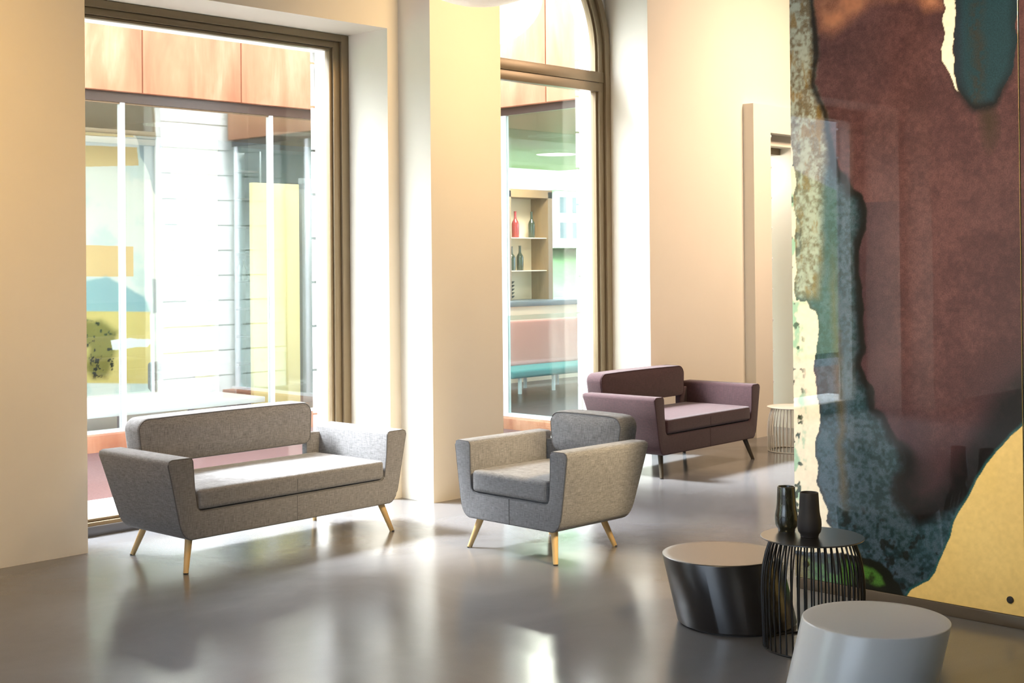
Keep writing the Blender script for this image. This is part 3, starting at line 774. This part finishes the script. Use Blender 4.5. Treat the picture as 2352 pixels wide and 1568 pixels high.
def art_sheet(name, y_hi, y_lo, z0, z1, step, parent, paint):
    ny = int((y_hi - y_lo) / step) + 1; nz = int((z1 - z0) / step) + 1
    ys = np.linspace(y_hi, y_lo, ny); zs = np.linspace(z0, z1, nz)
    YY, ZZ = np.meshgrid(ys, zs, indexing='ij')
    C = np.clip(paint(YY, ZZ), 0, 1)
    n = ny * nz
    co = np.zeros((n + 4, 3)); co[:n, 0] = 0; co[:n, 1] = YY.ravel(); co[:n, 2] = ZZ.ravel()
    T = .012
    co[n:] = [(T, y_hi, z0), (T, y_lo, z0), (T, y_lo, z1), (T, y_hi, z1)]
    ii, jj = np.meshgrid(np.arange(ny - 1), np.arange(nz - 1), indexing='ij')
    a_ = (ii * nz + jj).ravel(); q = np.stack([a_, a_ + 1, a_ + nz + 1, a_ + nz], 1)
    c00, c10, c11, c01 = 0, (ny - 1) * nz, (ny - 1) * nz + nz - 1, nz - 1
    extra = np.array([(n, n + 1, n + 2, n + 3), (c00, c10, n + 1, n), (c10, c11, n + 2, n + 1), (c11, c01, n + 3, n + 2), (c01, c00, n, n + 3)])
    q = np.concatenate([q, extra])
    me = bpy.data.meshes.new(name)
    me.vertices.add(n + 4); me.vertices.foreach_set('co', co.ravel().astype(np.float32))
    me.loops.add(q.size); me.loops.foreach_set('vertex_index', q.ravel().astype(np.int32))
    me.polygons.add(len(q)); me.polygons.foreach_set('loop_start', np.arange(0, q.size, 4, dtype=np.int32))
    me.update(calc_edges=True); me.validate()
    ca = me.color_attributes.new('print', 'FLOAT_COLOR', 'POINT')
    cc = np.ones((n + 4, 4), np.float32); cc[:n, :3] = C.reshape(-1, 3); cc[:n, 3] = smooth(.5, .2, C.reshape(-1, 3).max(1)); cc[n:, :3] = (.05, .25, .22)
    ca.data.foreach_set('color', cc.ravel())
    me.materials.append(MAT['printed_glass'])
    o = bpy.data.objects.new(name, me); COL.objects.link(o); o.parent = parent
    return o

ap = empty('art_panel', (5.35, 0, 0), 'tall printed glass panel with teal and plum watercolour blots at right', 'artwork')
art_sheet('glass_sheet', 3.350, 2.284, .052, 3.6, .004, ap, art_paint)
for (yy, zz) in ((2.342, .112), (3.292, .116), (2.342, 3.5), (3.292, 3.5)):
    bm = bmesh.new(); lathe(bm, [(.014, -.03), (.014, 0), (.0145, .004), (.0135, .007), (.010, .008)], 24)
    bmesh.ops.rotate(bm, verts=bm.verts, cent=(0, 0, 0), matrix=Matrix.Rotation(math.radians(-90), 3, 'Y'))
    bmesh.ops.translate(bm, verts=bm.verts, vec=(0, yy, zz))
    mk('fixing_bolt', bm, MAT['gasket'], ap)
ap2 = empty('art_panel', (5.35, 0, 0), 'neighbouring printed glass panel cut off by the right picture edge', 'artwork')
art_sheet('glass_sheet', 2.278, 1.2, .052, 3.6, .012, ap2, art_paint)
wall_poly('wall_right', [(5.385, 5.56, -6, 3.335, .05, CZ)], MAT['plaster'])
o = mk('baseboard_right', B(5.345, 5.57, -6, 3.345, 0, .05, .004), MAT['dark_plinth']); tag(o, 'glossy dark plinth under the art panel', kind='structure')

# ------------------------------------------------------------------ pendant globe
pg = empty('pendant_lamp', (2.55, 2.55, 2.50), 'white globe pendant lamp dipping into the top of the picture', 'lamp')
bm = bmesh.new(); bmesh.ops.create_uvsphere(bm, u_segments=64, v_segments=40, radius=.31); mk('globe', bm, MAT['globe'], pg)
bm = bmesh.new(); tube(bm, [(0, 0, .30), (0, 0, 1.8)], .004, 8); lathe(bm, [(.05, .29), (.05, .33), (.01, .36)], 24); mk('cord', bm, MAT['gasket'], pg)

# ------------------------------------------------------------------ outdoors
o = mk('ground', B(-40, 60, 7.0, 10.1, -.14, -.02), MAT['paving']); tag(o, 'reddish terracotta paving of the courtyard', kind='structure')
#OUT_START
MAT['beige_paint'] = principled('beige_paint', (0.80, 0.64, 0.42), 0.8, noise=0.03)
MAT['dark_wood'] = principled('dark_wood', (0.035, 0.022, 0.016), 0.3, noise=0.3, nscale=9, stretch=(.3, 4, 4))
MAT['wood_soffit'] = principled('wood_soffit', (0.20, 0.13, 0.07), 0.5, noise=0.3, nscale=9, stretch=(.3, 4, 4))
MAT['yellow_paint'] = principled('yellow_paint', (0.82, 0.66, 0.30), 0.6, noise=0.06, nscale=3)
MAT['slate_paint'] = principled('slate_paint', (0.13, 0.155, 0.18), 0.5, noise=0.1, nscale=6)
MAT['pink_cloth'] = principled('pink_cloth', (0.85, 0.34, 0.30), 0.85, noise=0.08)
MAT['teal_cloth'] = principled('teal_cloth', (0.03, 0.26, 0.27), 0.8, noise=0.1)
MAT['cab_wood'] = principled('cabinet_wood', (0.22, 0.135, 0.065), 0.45, noise=0.3, nscale=10, stretch=(4, 4, .4))
MAT['cab_back'] = principled('cabinet_back', (0.84, 0.70, 0.52), 0.6)
MAT['bottle_dark'] = principled('dark_bottle', (0.03, 0.045, 0.03), 0.12, coat=.5)
MAT['bottle_red'] = principled('red_bottle', (0.30, 0.03, 0.035), 0.12, coat=.5)
MAT['bottle_orange'] = principled('orange_bottle', (0.70, 0.24, 0.05), 0.12, coat=.5)
MAT['bowl'] = principled('dark_bowl', (0.05, 0.055, 0.055), 0.4)

pv = empty('pavilion', (8.9, 10.1, 0), 'rust steel and glass pavilion across the courtyard', 'building')
def pvp(name, bm, mat, sharp=40):
    return lz(mk(name, bm, mat, None, sharp), pv)
GY, GX = 10.2, 9.0
# rust steel fascia, one panel at a time
xs = [1.07, 2.065, 3.06, 4.055, 5.05, 6.045, 7.041, 8.037, 8.9]
for a_, b_ in zip(xs, xs[1:]):
    pvp('fascia_panel', box(bmesh.new(), a_ + .006, b_ - .006, 10.1, 10.19, 2.957, 3.62, .003), MAT['corten'])
ys = [7.35, 8.1, 9.1, 10.1]
for a_, b_ in zip(ys, ys[1:]):
    pvp('fascia_panel', box(bmesh.new(), 8.9, 8.99, a_ + .006, b_ - .006, 2.932, 4.05, .003), MAT['corten'])
pvp('soffit', B(1.0, 9.4, 10.19, 13.4, 2.86, 2.958), MAT['wood_soffit'])
pvp('soffit', B(8.99, 15, 7.3, 13.4, 2.862, 2.934), MAT['wood_soffit'])
pvp('header', B(1.0, 8.9, 10.165, 10.189, 2.872, 2.956), MAT['dark_wood'])
pvp('header', B(8.965, 8.989, 7.35, 10.1, 2.862, 2.931), MAT['dark_wood'])
pvp('roof', B(1.0, 15, 10.15, 13.5, 3.50, 3.60), MAT['grey_metal'])
pvp('roof', B(8.95, 15, 7.3, 10.15, 3.95, 4.06), MAT['grey_metal'])
pvp('kerb', B(1.0, 8.9, 10.06, 10.26, -.14, .115, .004), MAT['corten'])
pvp('kerb', B(8.84, 9.06, 7.3, 10.06, -.14, .075, .004), MAT['corten'])
pvp('sill_rail', B(1.0, 8.95, 10.17, 10.235, .116, .14), MAT['white_metal'])
pvp('sill_rail', B(8.97, 9.035, 7.3, 10.16, .076, .105), MAT['white_metal'])
mx_ = [2.9, 4.36, 5.90, 7.42, 8.94]
for x in mx_: pvp('mullion', B(x - .019, x + .019, 10.175, 10.23, .14, 2.95), MAT['white_metal'])
for y in (7.4, 8.72): pvp('mullion', B(8.975, 9.03, y - .03, y + .03, .105, 2.93), MAT['white_metal'])
for a_, b_ in zip([1.4] + mx_, mx_): pvp('glass_pane', B(a_ + .019, b_ - .019, 10.196, 10.206, .14, 2.95), MAT['facade_glass'])
for a_, b_ in ((7.43, 8.69), (8.75, 10.17)): pvp('glass_pane', B(8.996, 9.006, a_, b_, .105, 2.93), MAT['rail_glass'])
pvp('floor_slab', B(1.0, 15, 10.26, 13.4, -.14, .06), MAT['dark_wood'])
pvp('floor_slab', B(9.06, 15, 7.3, 10.26, -.14, .06), MAT['dark_wood'])
pvp('back_wall', B(1.0, 8.40, 12.5, 12.62, .06, 2.86), MAT['beige_paint'])
pvp('back_wall', B(8.40, 10.1, 12.5, 12.62, .06, 2.86), MAT['slate_paint'])  # darker stretch of wall, coloured for the dark reflection in the glass

M_DRIP = [(7.30, 3.07), (7.31, 3.15), (7.39, 3.19), (7.50, 3.18), (7.57, 3.09), (7.64, 2.92), (7.67, 2.78), (7.74, 2.62), (7.79, 2.42), (7.84, 2.24), (7.86, 2.01), (7.83, 1.78), (7.73, 1.77), (7.69, 2.00), (7.64, 2.14), (7.57, 2.27), (7.53, 2.43), (7.48, 2.54), (7.42, 2.63), (7.39, 2.79), (7.34, 2.90)]
M_DRIPTOP = [(7.31, 3.13), (7.35, 3.18), (7.44, 3.19), (7.54, 3.16), (7.46, 3.15), (7.37, 3.15)]
M_TAN1 = [(6.59, 3.33), (8.32, 3.30), (8.32, 3.14), (7.62, 3.16), (7.57, 3.09), (7.31, 3.15), (7.29, 2.89), (7.37, 2.81), (7.40, 2.54), (6.79, 2.50), (6.58, 2.49)]
M_BAND = [(6.58, 2.81), (7.41, 2.83), (7.42, 2.73), (6.58, 2.71)]
M_PEACH = [(6.58, 1.72), (7.33, 1.70), (7.33, 1.39), (6.57, 1.40)]
M_BLUE = [(6.57, 1.29), (6.88, 1.37), (7.03, 1.40), (7.17, 1.32), (7.45, 1.18), (7.52, 1.02), (6.78, 1.02), (6.57, 0.99)]
M_OLIVE = [(6.57, 0.97), (6.93, 0.96), (7.10, 0.84), (7.14, 0.66), (7.10, 0.44), (7.02, 0.36), (6.87, 0.38), (6.82, 0.48), (6.84, 0.67), (6.57, 0.73)]
M_YELLOW = [(6.78, 1.05), (7.52, 1.02), (7.53, 0.27), (6.78, 0.33)]
M_WHITE2 = [(7.07, 0.74), (7.29, 0.76), (7.57, 0.73), (7.49, 0.66), (7.08, 0.65)]
M_PALEYEL = [(7.66, 1.02), (8.31, 1.00), (8.30, -0.02), (7.65, 0.04)]
M_GREYCOL = [(7.55, 1.36), (7.97, 1.33), (7.94, 0.99), (7.55, 1.00)]

def backdrop_paint(X, Z):  # flat sheet painted with the interior and its glass reflections
    n1 = noise2(X * 8 + 3, Z * 8 + 3, 21, 4) - .5; n2 = noise2(X * 8 + 50, Z * 8 + 9, 22, 4) - .5
    Xw = X + .03 * n1; Zw = Z + .03 * n2
    white = lin((250, 248, 240)); tan = lin((240, 206, 150))
    C = np.tile(white, X.shape + (1,))
    C = blend(C, lin((226, 236, 232)), smooth(.45, .65, noise2(X * 4, Z * 4, 23, 4)))
    def put(poly, col, s=.002, k=1.0, ragged=True):
        nonlocal C
        d = sdf(Xw, Zw, poly) if ragged else sdf(X, Z, poly)
        C = blend(C, lin(col), smooth(s, -s, d) * k)
    put(M_TAN1, (238, 205, 150), .002, 1, False); put(M_BAND, (250, 250, 250), .002, 1, False)
    put(M_PEACH, (245, 205, 150), .002, 1, False)
    put(M_PALEYEL, (238, 224, 150), .05, .8)
    put(M_GREYCOL, (150, 160, 170), .01, .8)
    put(M_BLUE, (150, 190, 200), .02, .9); put(M_YELLOW, (236, 204, 110), .01, .9, False)
    put([(x + .05 * math.sin(9 * z), z) for x, z in M_OLIVE], (122, 110, 40), .05, .9)
    C = blend(C, lin((30, 28, 16)), smooth(.60, .68, noise2(X * 26, Z * 26, 24, 3)) * smooth(.03, -.03, sdf(Xw, Zw, M_OLIVE)))
    put(M_WHITE2, (255, 255, 255), .004)
    put(M_DRIP, (172, 186, 196), .006, .95); put(M_DRIPTOP, (66, 66, 64), .008, 1)
    for zz in np.arange(.35, 2.95, .29):  # joint lines of the reflected facade, painted in
        C = blend(C, lin((176, 150, 110)), ((np.abs(Z - zz) < .008) & (X > 7.72) & (X < 8.2)).astype(float) * .8)
    return C
def backdrop_sheet():
    nx, nz = 280, 460
    xs_, zs_ = np.linspace(6.3, 8.36, nx), np.linspace(.08, 2.85, nz)
    XX, ZZ = np.meshgrid(xs_, zs_, indexing='ij'); C = np.clip(backdrop_paint(XX, ZZ), 0, 1)
    n = nx * nz; co = np.zeros((n, 3)); co[:, 0] = XX.ravel(); co[:, 1] = 12.45; co[:, 2] = ZZ.ravel()
    ii, jj = np.meshgrid(np.arange(nx - 1), np.arange(nz - 1), indexing='ij'); a_ = (ii * nz + jj).ravel()
    q = np.stack([a_, a_ + nz, a_ + nz + 1, a_ + 1], 1)
    me = bpy.data.meshes.new('backdrop'); me.vertices.add(n); me.vertices.foreach_set('co', co.ravel().astype(np.float32))
    me.loops.add(q.size); me.loops.foreach_set('vertex_index', q.ravel().astype(np.int32))
    me.polygons.add(len(q)); me.polygons.foreach_set('loop_start', np.arange(0, q.size, 4, dtype=np.int32)); me.update(calc_edges=True)
    ca = me.color_attributes.new('print', 'FLOAT_COLOR', 'POINT'); cc = np.ones((n, 4), np.float32); cc[:, :3] = C.reshape(-1, 3); ca.data.foreach_set('color', cc.ravel())
    a = NT('backdrop_print'); p = a.add('ShaderNodeBsdfPrincipled'); p.inputs['Roughness'].default_value = .6
    at = a.add('ShaderNodeVertexColor', _layer_name='print'); a.ln(at.outputs[0], p.inputs['Base Color']); a.ln(p.outputs[0], a.out.inputs[0])
    me.materials.append(a.m)
    o = bpy.data.objects.new('backdrop', me); COL.objects.link(o)
    so_ = o.modifiers.new('thickness', 'SOLIDIFY'); so_.thickness = .04; so_.offset = -1
    return tag(o, 'pale mural painted with interior and reflections, grey drip and olive blot, inside the pavilion', 'artwork')
backdrop_sheet()

# things and reflection stand-ins inside the pavilion, seen through the left window
yb_ = mk('partition_board', B(7.99, 8.57, 11.28, 11.34, .06, 2.33, .004), MAT['yellow_paint']); tag(yb_, 'tall yellow partition board inside the pavilion', 'partition')
reflection_board = mk('partition_board', B(8.62, 8.92, 11.3, 11.36, .06, 2.4, .004), MAT['slate_paint']); tag(reflection_board, 'slate grey board right of the yellow one, added for a reflection', 'partition')  # added board coloured as the dark reflection in the pavilion glass
su = empty('reflection_shelf_unit', (8.02, 11.55, .06), 'dark slate shelf unit added for the reflected facade, left of the yellow board', 'shelf')  # added shelving, stands in for the facade pier reflected in the glass
mk('back_board', B(-.17, .17, .12, .14, 0, 2.6), MAT['slate_paint'], su)
for x in (-.17, .15): mk('side_board', B(x, x + .02, -.14, .12, 0, 2.6), MAT['slate_paint'], su)
for k in range(9): mk('shelf_board', B(-.15, .15, -.13, .12, .28 * k + .14, .28 * k + .16), MAT['gasket'], su)
def bottle(loc, mat, label, h=.30, r=.036, group=None):
    bm = bmesh.new(); lathe(bm, [(r * .9, 0), (r, .006), (r, h * .52), (r * .85, h * .60), (r * .42, h * .70), (r * .34, h * .78), (r * .34, h * .97), (r * .40, h * .975), (r * .40, h)], 20)
    o = mk('bottle', bm, mat, None, 40, loc); return tag(o, label, 'bottle', group)
for x, h, lab in ((7.92, .19, 'leftmost small dark bottle on the slate shelf unit'), (7.98, .24, 'tallest dark bottle on the slate shelf unit'), (8.03, .21, 'dark bottle right of the tallest one on the slate shelf unit'), (8.09, .17, 'shortest dark bottle on the slate shelf unit, beside the yellow board')):
    bottle((x, 11.5, .06 + .28 * 4 + .16), MAT['bottle_dark'], lab, h, .026, 'bottles on the slate shelf unit')
bn = empty('platform_bench', (6.0, 10.9, .06), 'low white platform bench just behind the pavilion glass', 'bench')
mk('top', B(-1.9, 1.42, -.60, .62, .17, .22, .006), MAT['white_metal'], bn)
for x in (-1.6, -.8, 0.0, .7, 1.3): mk('leg', B(x - .02, x + .02, -.5, -.46, 0, .17), MAT['slate_paint'], bn)
lc = empty('lounge_chair', (7.15, 11.25, .28), 'small grey tub chair on the white platform bench', 'chair')
bm = bmesh.new(); rbox(bm, .25, .22, .06, .04, .01, 6, (0, 0, .06)); mk('seat', bm, MAT['grey_wool'], lc)
bm = bmesh.new(); rbox(bm, .25, .05, .14, .04, 0, 6, (0, .2, .16)); mk('backrest', bm, MAT['grey_wool'], lc)

# bar seen through the arched window
cb = empty('bar_cabinet', (12.32, 11.5, .95), 'open wooden bar cabinet with lit shelves of bottles', 'cabinet')
for x in (-.42, .34): mk('side_board', B(x, x + .08, 0, .34, .08, 1.44), MAT['cab_wood'], cb)
mk('top_board', B(-.42, .42, 0, .34, 1.36, 1.46), MAT['cab_wood'], cb)
mk('back_board', B(-.34, .34, .30, .33, .08, 1.36), MAT['cab_back'], cb)
for z in (.45, .86): mk('shelf_board', B(-.34, .34, .03, .30, z - .012, z), MAT['cab_back'], cb)
def at_shelf(x, z): return (x, 11.64, z)
bottle(at_shelf(12.06, .95 + .86), MAT['bottle_orange'], 'orange bottle on the upper shelf of the bar cabinet', .33, .045)
bottle(at_shelf(12.20, .95 + .86), MAT['bottle_red'], 'red bottle on the upper shelf of the bar cabinet', .33, .048)
bottle(at_shelf(12.50, .95 + .86), MAT['bottle_dark'], 'dark bottle on the upper shelf of the bar cabinet', .33, .045)
bottle(at_shelf(12.12, .95 + .45), MAT['bottle_dark'], 'left dark green bottle on the middle shelf of the bar cabinet', .30, .055)
bottle(at_shelf(12.28, .95 + .45), MAT['bottle_dark'], 'tallest dark bottle, right on the middle shelf of the bar cabinet', .31, .045)
for k in range(5):
    bm = bmesh.new(); lathe(bm, [(.03, 0), (.07, .03), (.085, .05), (.08, .05), (.03, .01)], 24)
    o = mk('bowl', bm, MAT['bowl'], None, 40, (12.08, 11.66, 1.035 + .045 * k)); tag(o, ('dark bowl at the bottom of the stack under the bar cabinet shelves', 'second dark bowl from the bottom of the bar stack', 'middle dark bowl of the stack of five on the bar', 'dark bowl just below the topmost one in the bar stack', 'topmost dark bowl of the stack on the bar')[k], 'bowl', 'stacked dark bowls on the bar')
bc_ = empty('bar_counter', (12.4, 11.2, .06), 'cream fronted bar counter under the bottle cabinet', 'counter')
mk('worktop', B(-1.7, 1.2, -.1, .75, .91, .97, .004), MAT['slate_paint'], bc_)
mk('front_panel', B(-1.65, 1.15, -.06, -.02, 0, .91), MAT['cab_back'], bc_)
mk('body', B(-1.65, 1.15, -.02, .7, 0.0, .91), MAT['slate_paint'], bc_)
bq = empty('banquette', (11.5, 10.5, .06), 'banquette with pink back and teal seat in front of the bar', 'bench')
bm = bmesh.new(); rbox(bm, .95, .05, .26, .03, 0, 10, (0, .12, .52)); mk('backrest', bm, MAT['pink_cloth'], bq)
bm = bmesh.new(); rbox(bm, .98, .26, .045, .03, .01, 10, (0, -.14, .22)); mk('seat', bm, MAT['teal_cloth'], bq)
for x in (-.8, -.25, .3, .85):
    for y in (-.34, .1): mk('leg', B(x - .015, x + .015, y - .015, y + .015, 0, .18), MAT['white_metal'], bq)

def pavilion_fill(loc, power, size, col=(1, .93, .82)):  # added lights without fittings, brighten the pavilion interior
    l = bpy.data.lights.new('pavilion_fill_light', 'AREA'); l.shape = 'DISK'; l.size = size; l.energy = power; l.color = col
    o = bpy.data.objects.new('pavilion_fill_light', l); COL.objects.link(o); o.location = loc
for x in (5.5, 7.0, 8.4): pavilion_fill((x, 11.2, 2.84), 24, .5)
for x, y in ((10.6, 9.6), (12.0, 10.9)): pavilion_fill((x, y, 2.84), 80, .5)

pl = empty('palm', (-1.0, 8.5, -.02), 'palm in the courtyard, seen only mirrored in the art panel', 'palm')
MAT['frond'] = principled('palm_frond', (.20, .26, .13), .6)
bm = bmesh.new(); tube(bm, [(.02 * math.sin(3 * t), 0, 2.2 * t) for t in np.linspace(0, 1, 8)], [.10, .09, .085, .08, .08, .075, .075, .07], 12); mk('trunk', bm, principled('palm_bark', (.12, .085, .055), .9, noise=.4, nscale=30), pl)
rp = random.Random(7)
for k in range(15):
    a = 2 * math.pi * k / 15 + rp.uniform(-.2, .2); L_ = rp.uniform(.8, 1.05); e0 = rp.uniform(.15, 1.2)
    pts = []
    for t in np.linspace(0, 1, 15):
        rad = L_ * t * math.cos(e0 * (1 - .5 * t)); zz = 2.2 + L_ * (t * math.sin(e0) - .75 * t * t)
        pts.append(Vector((rad * math.cos(a), rad * math.sin(a), zz)))
    bm = bmesh.new(); tube(bm, pts, .007, 5)
    side = Vector((-math.sin(a), math.cos(a), 0))
    for q in range(2, 15):
        d = (pts[min(q, 13) + 1] - pts[q - 1]).normalized() if q < 14 else (pts[q] - pts[q - 1]).normalized()
        for sg in (-1, 1):
            l_ = .30 * (1 - abs(q / 14 - .45)); tip = pts[q] + (side * sg * .8 + d * .7 + Vector((0, 0, -.25))).normalized() * l_
            w_ = d * .012
            f_ = [bm.verts.new(pts[q] - w_), bm.verts.new(pts[q] + w_), bm.verts.new(tip)]; bm.faces.new(f_)
    mk('frond', bm, MAT['frond'], pl)

# far hillside, trees, house and garden lamp
bm = bmesh.new()
nx, ny = 60, 24
V = [[None] * (ny + 1) for _ in range(nx + 1)]
rng = random.Random(4)
for i in range(nx + 1):
    for j in range(ny + 1):
        x = -120 + 400 * i / nx; y = 45 + 150 * j / ny
        h = -.6 + max(0, (y - 52)) * .42 + 5 * math.sin(x * .031 + 1) * (j / ny) + rng.uniform(-.5, .5) * (j / ny) * 4
        V[i][j] = bm.verts.new((x, y, h))
for i in range(nx):
    for j in range(ny): bm.faces.new((V[i][j], V[i + 1][j], V[i + 1][j + 1], V[i][j + 1]))
o = mk('hillside', bm, MAT['grass']); tag(o, 'green hillside rising behind the pavilion', kind='structure')
o = mk('lawn', B(-120, 280, 13.6, 45.5, -.4, -.3), MAT['grass']); tag(o, 'lawn between the pavilion and the hillside', kind='structure')

MAT['leaf'] = principled('leaf', (0.06, 0.14, 0.09), 0.9, noise=.5, nscale=1.2)
MAT['bark'] = principled('bark', (0.10, 0.07, 0.05), .9)
def tree(loc, h, label, seed):
    root = empty('tree', loc, label, 'tree'); r = random.Random(seed)
    bm = bmesh.new()
    for k in range(9):
        a = r.uniform(0, 6.28); d = r.uniform(0, .28) * h; zz = h * r.uniform(.45, .9); rad = h * r.uniform(.14, .24)
        res = bmesh.ops.create_icosphere(bm, subdivisions=3, radius=rad)
        for v in res['verts']:
            v.co *= 1 + r.uniform(-.16, .16)
            v.co += Vector((d * math.cos(a), d * math.sin(a), zz))
    mk('crown', bm, MAT['leaf'], root, 80)
    bm = bmesh.new(); tube(bm, [(0, 0, -.5), (0, 0, h * .6)], h * .03, 8); mk('trunk', bm, MAT['bark'], root)
spots = [(60, 62, 13, 'tall bushy tree directly above the white house'), (52, 56, 9, 'bushy tree left of the white house'), (76, 62, 8, 'small tree right of the white house'), (33, 52, 9, 'bushy tree on the hillside behind the bar cabinet'), (22, 50, 10, 'bushy tree on the hillside behind the pavilion roof')]
for k, (x, y, h, lab) in enumerate(spots):
    tree((x, y, -.6 + max(0, y - 52) * .42), h, lab, k)
hs = empty('house', (66, 58.5, 2.4), 'distant white house on the green hillside', 'house')
MAT['house_white'] = principled('house_white', (.85, .85, .83), .8)
MAT['house_roof'] = principled('house_roof', (.5, .45, .42), .8)
mk('wall', B(-3.2, 3.2, -2, 2, 0, 3.6), MAT['house_white'], hs)
bm = bmesh.new(); v = [bm.verts.new(p) for p in ((-3.6, -2.4, 3.6), (3.6, -2.4, 3.6), (3.6, 2.4, 3.6), (-3.6, 2.4, 3.6), (-1.6, 0, 5), (1.6, 0, 5))]
for f in ((0, 1, 5, 4), (1, 2, 5), (2, 3, 4, 5), (3, 0, 4), (3, 2, 1, 0)): bm.faces.new([v[i] for i in f])
mk('roof', bm, MAT['house_roof'], hs)
for r_ in range(2):
    for k in range(5): mk('window', B(-2.7 + 1.2 * k, -2.1 + 1.2 * k, -2.03, -1.98, .6 + 1.6 * r_, 1.6 + 1.6 * r_), MAT['slate_paint'], hs)
gl_ = empty('garden_lamp', (20.0, 17.4, -.3), 'white disc topped garden lamp on the lawn beyond the bar', 'lamp')
bm = bmesh.new(); tube(bm, [(0, 0, 0), (0, 0, 2.1)], .02, 8); mk('pole', bm, MAT['white_metal'], gl_)
bm = bmesh.new(); lathe(bm, [(.05, 2.08), (.16, 2.11), (.16, 2.14), (.03, 2.17)], 32); mk('lamp_shade', bm, MAT['white_metal'], gl_)
#OUT_END
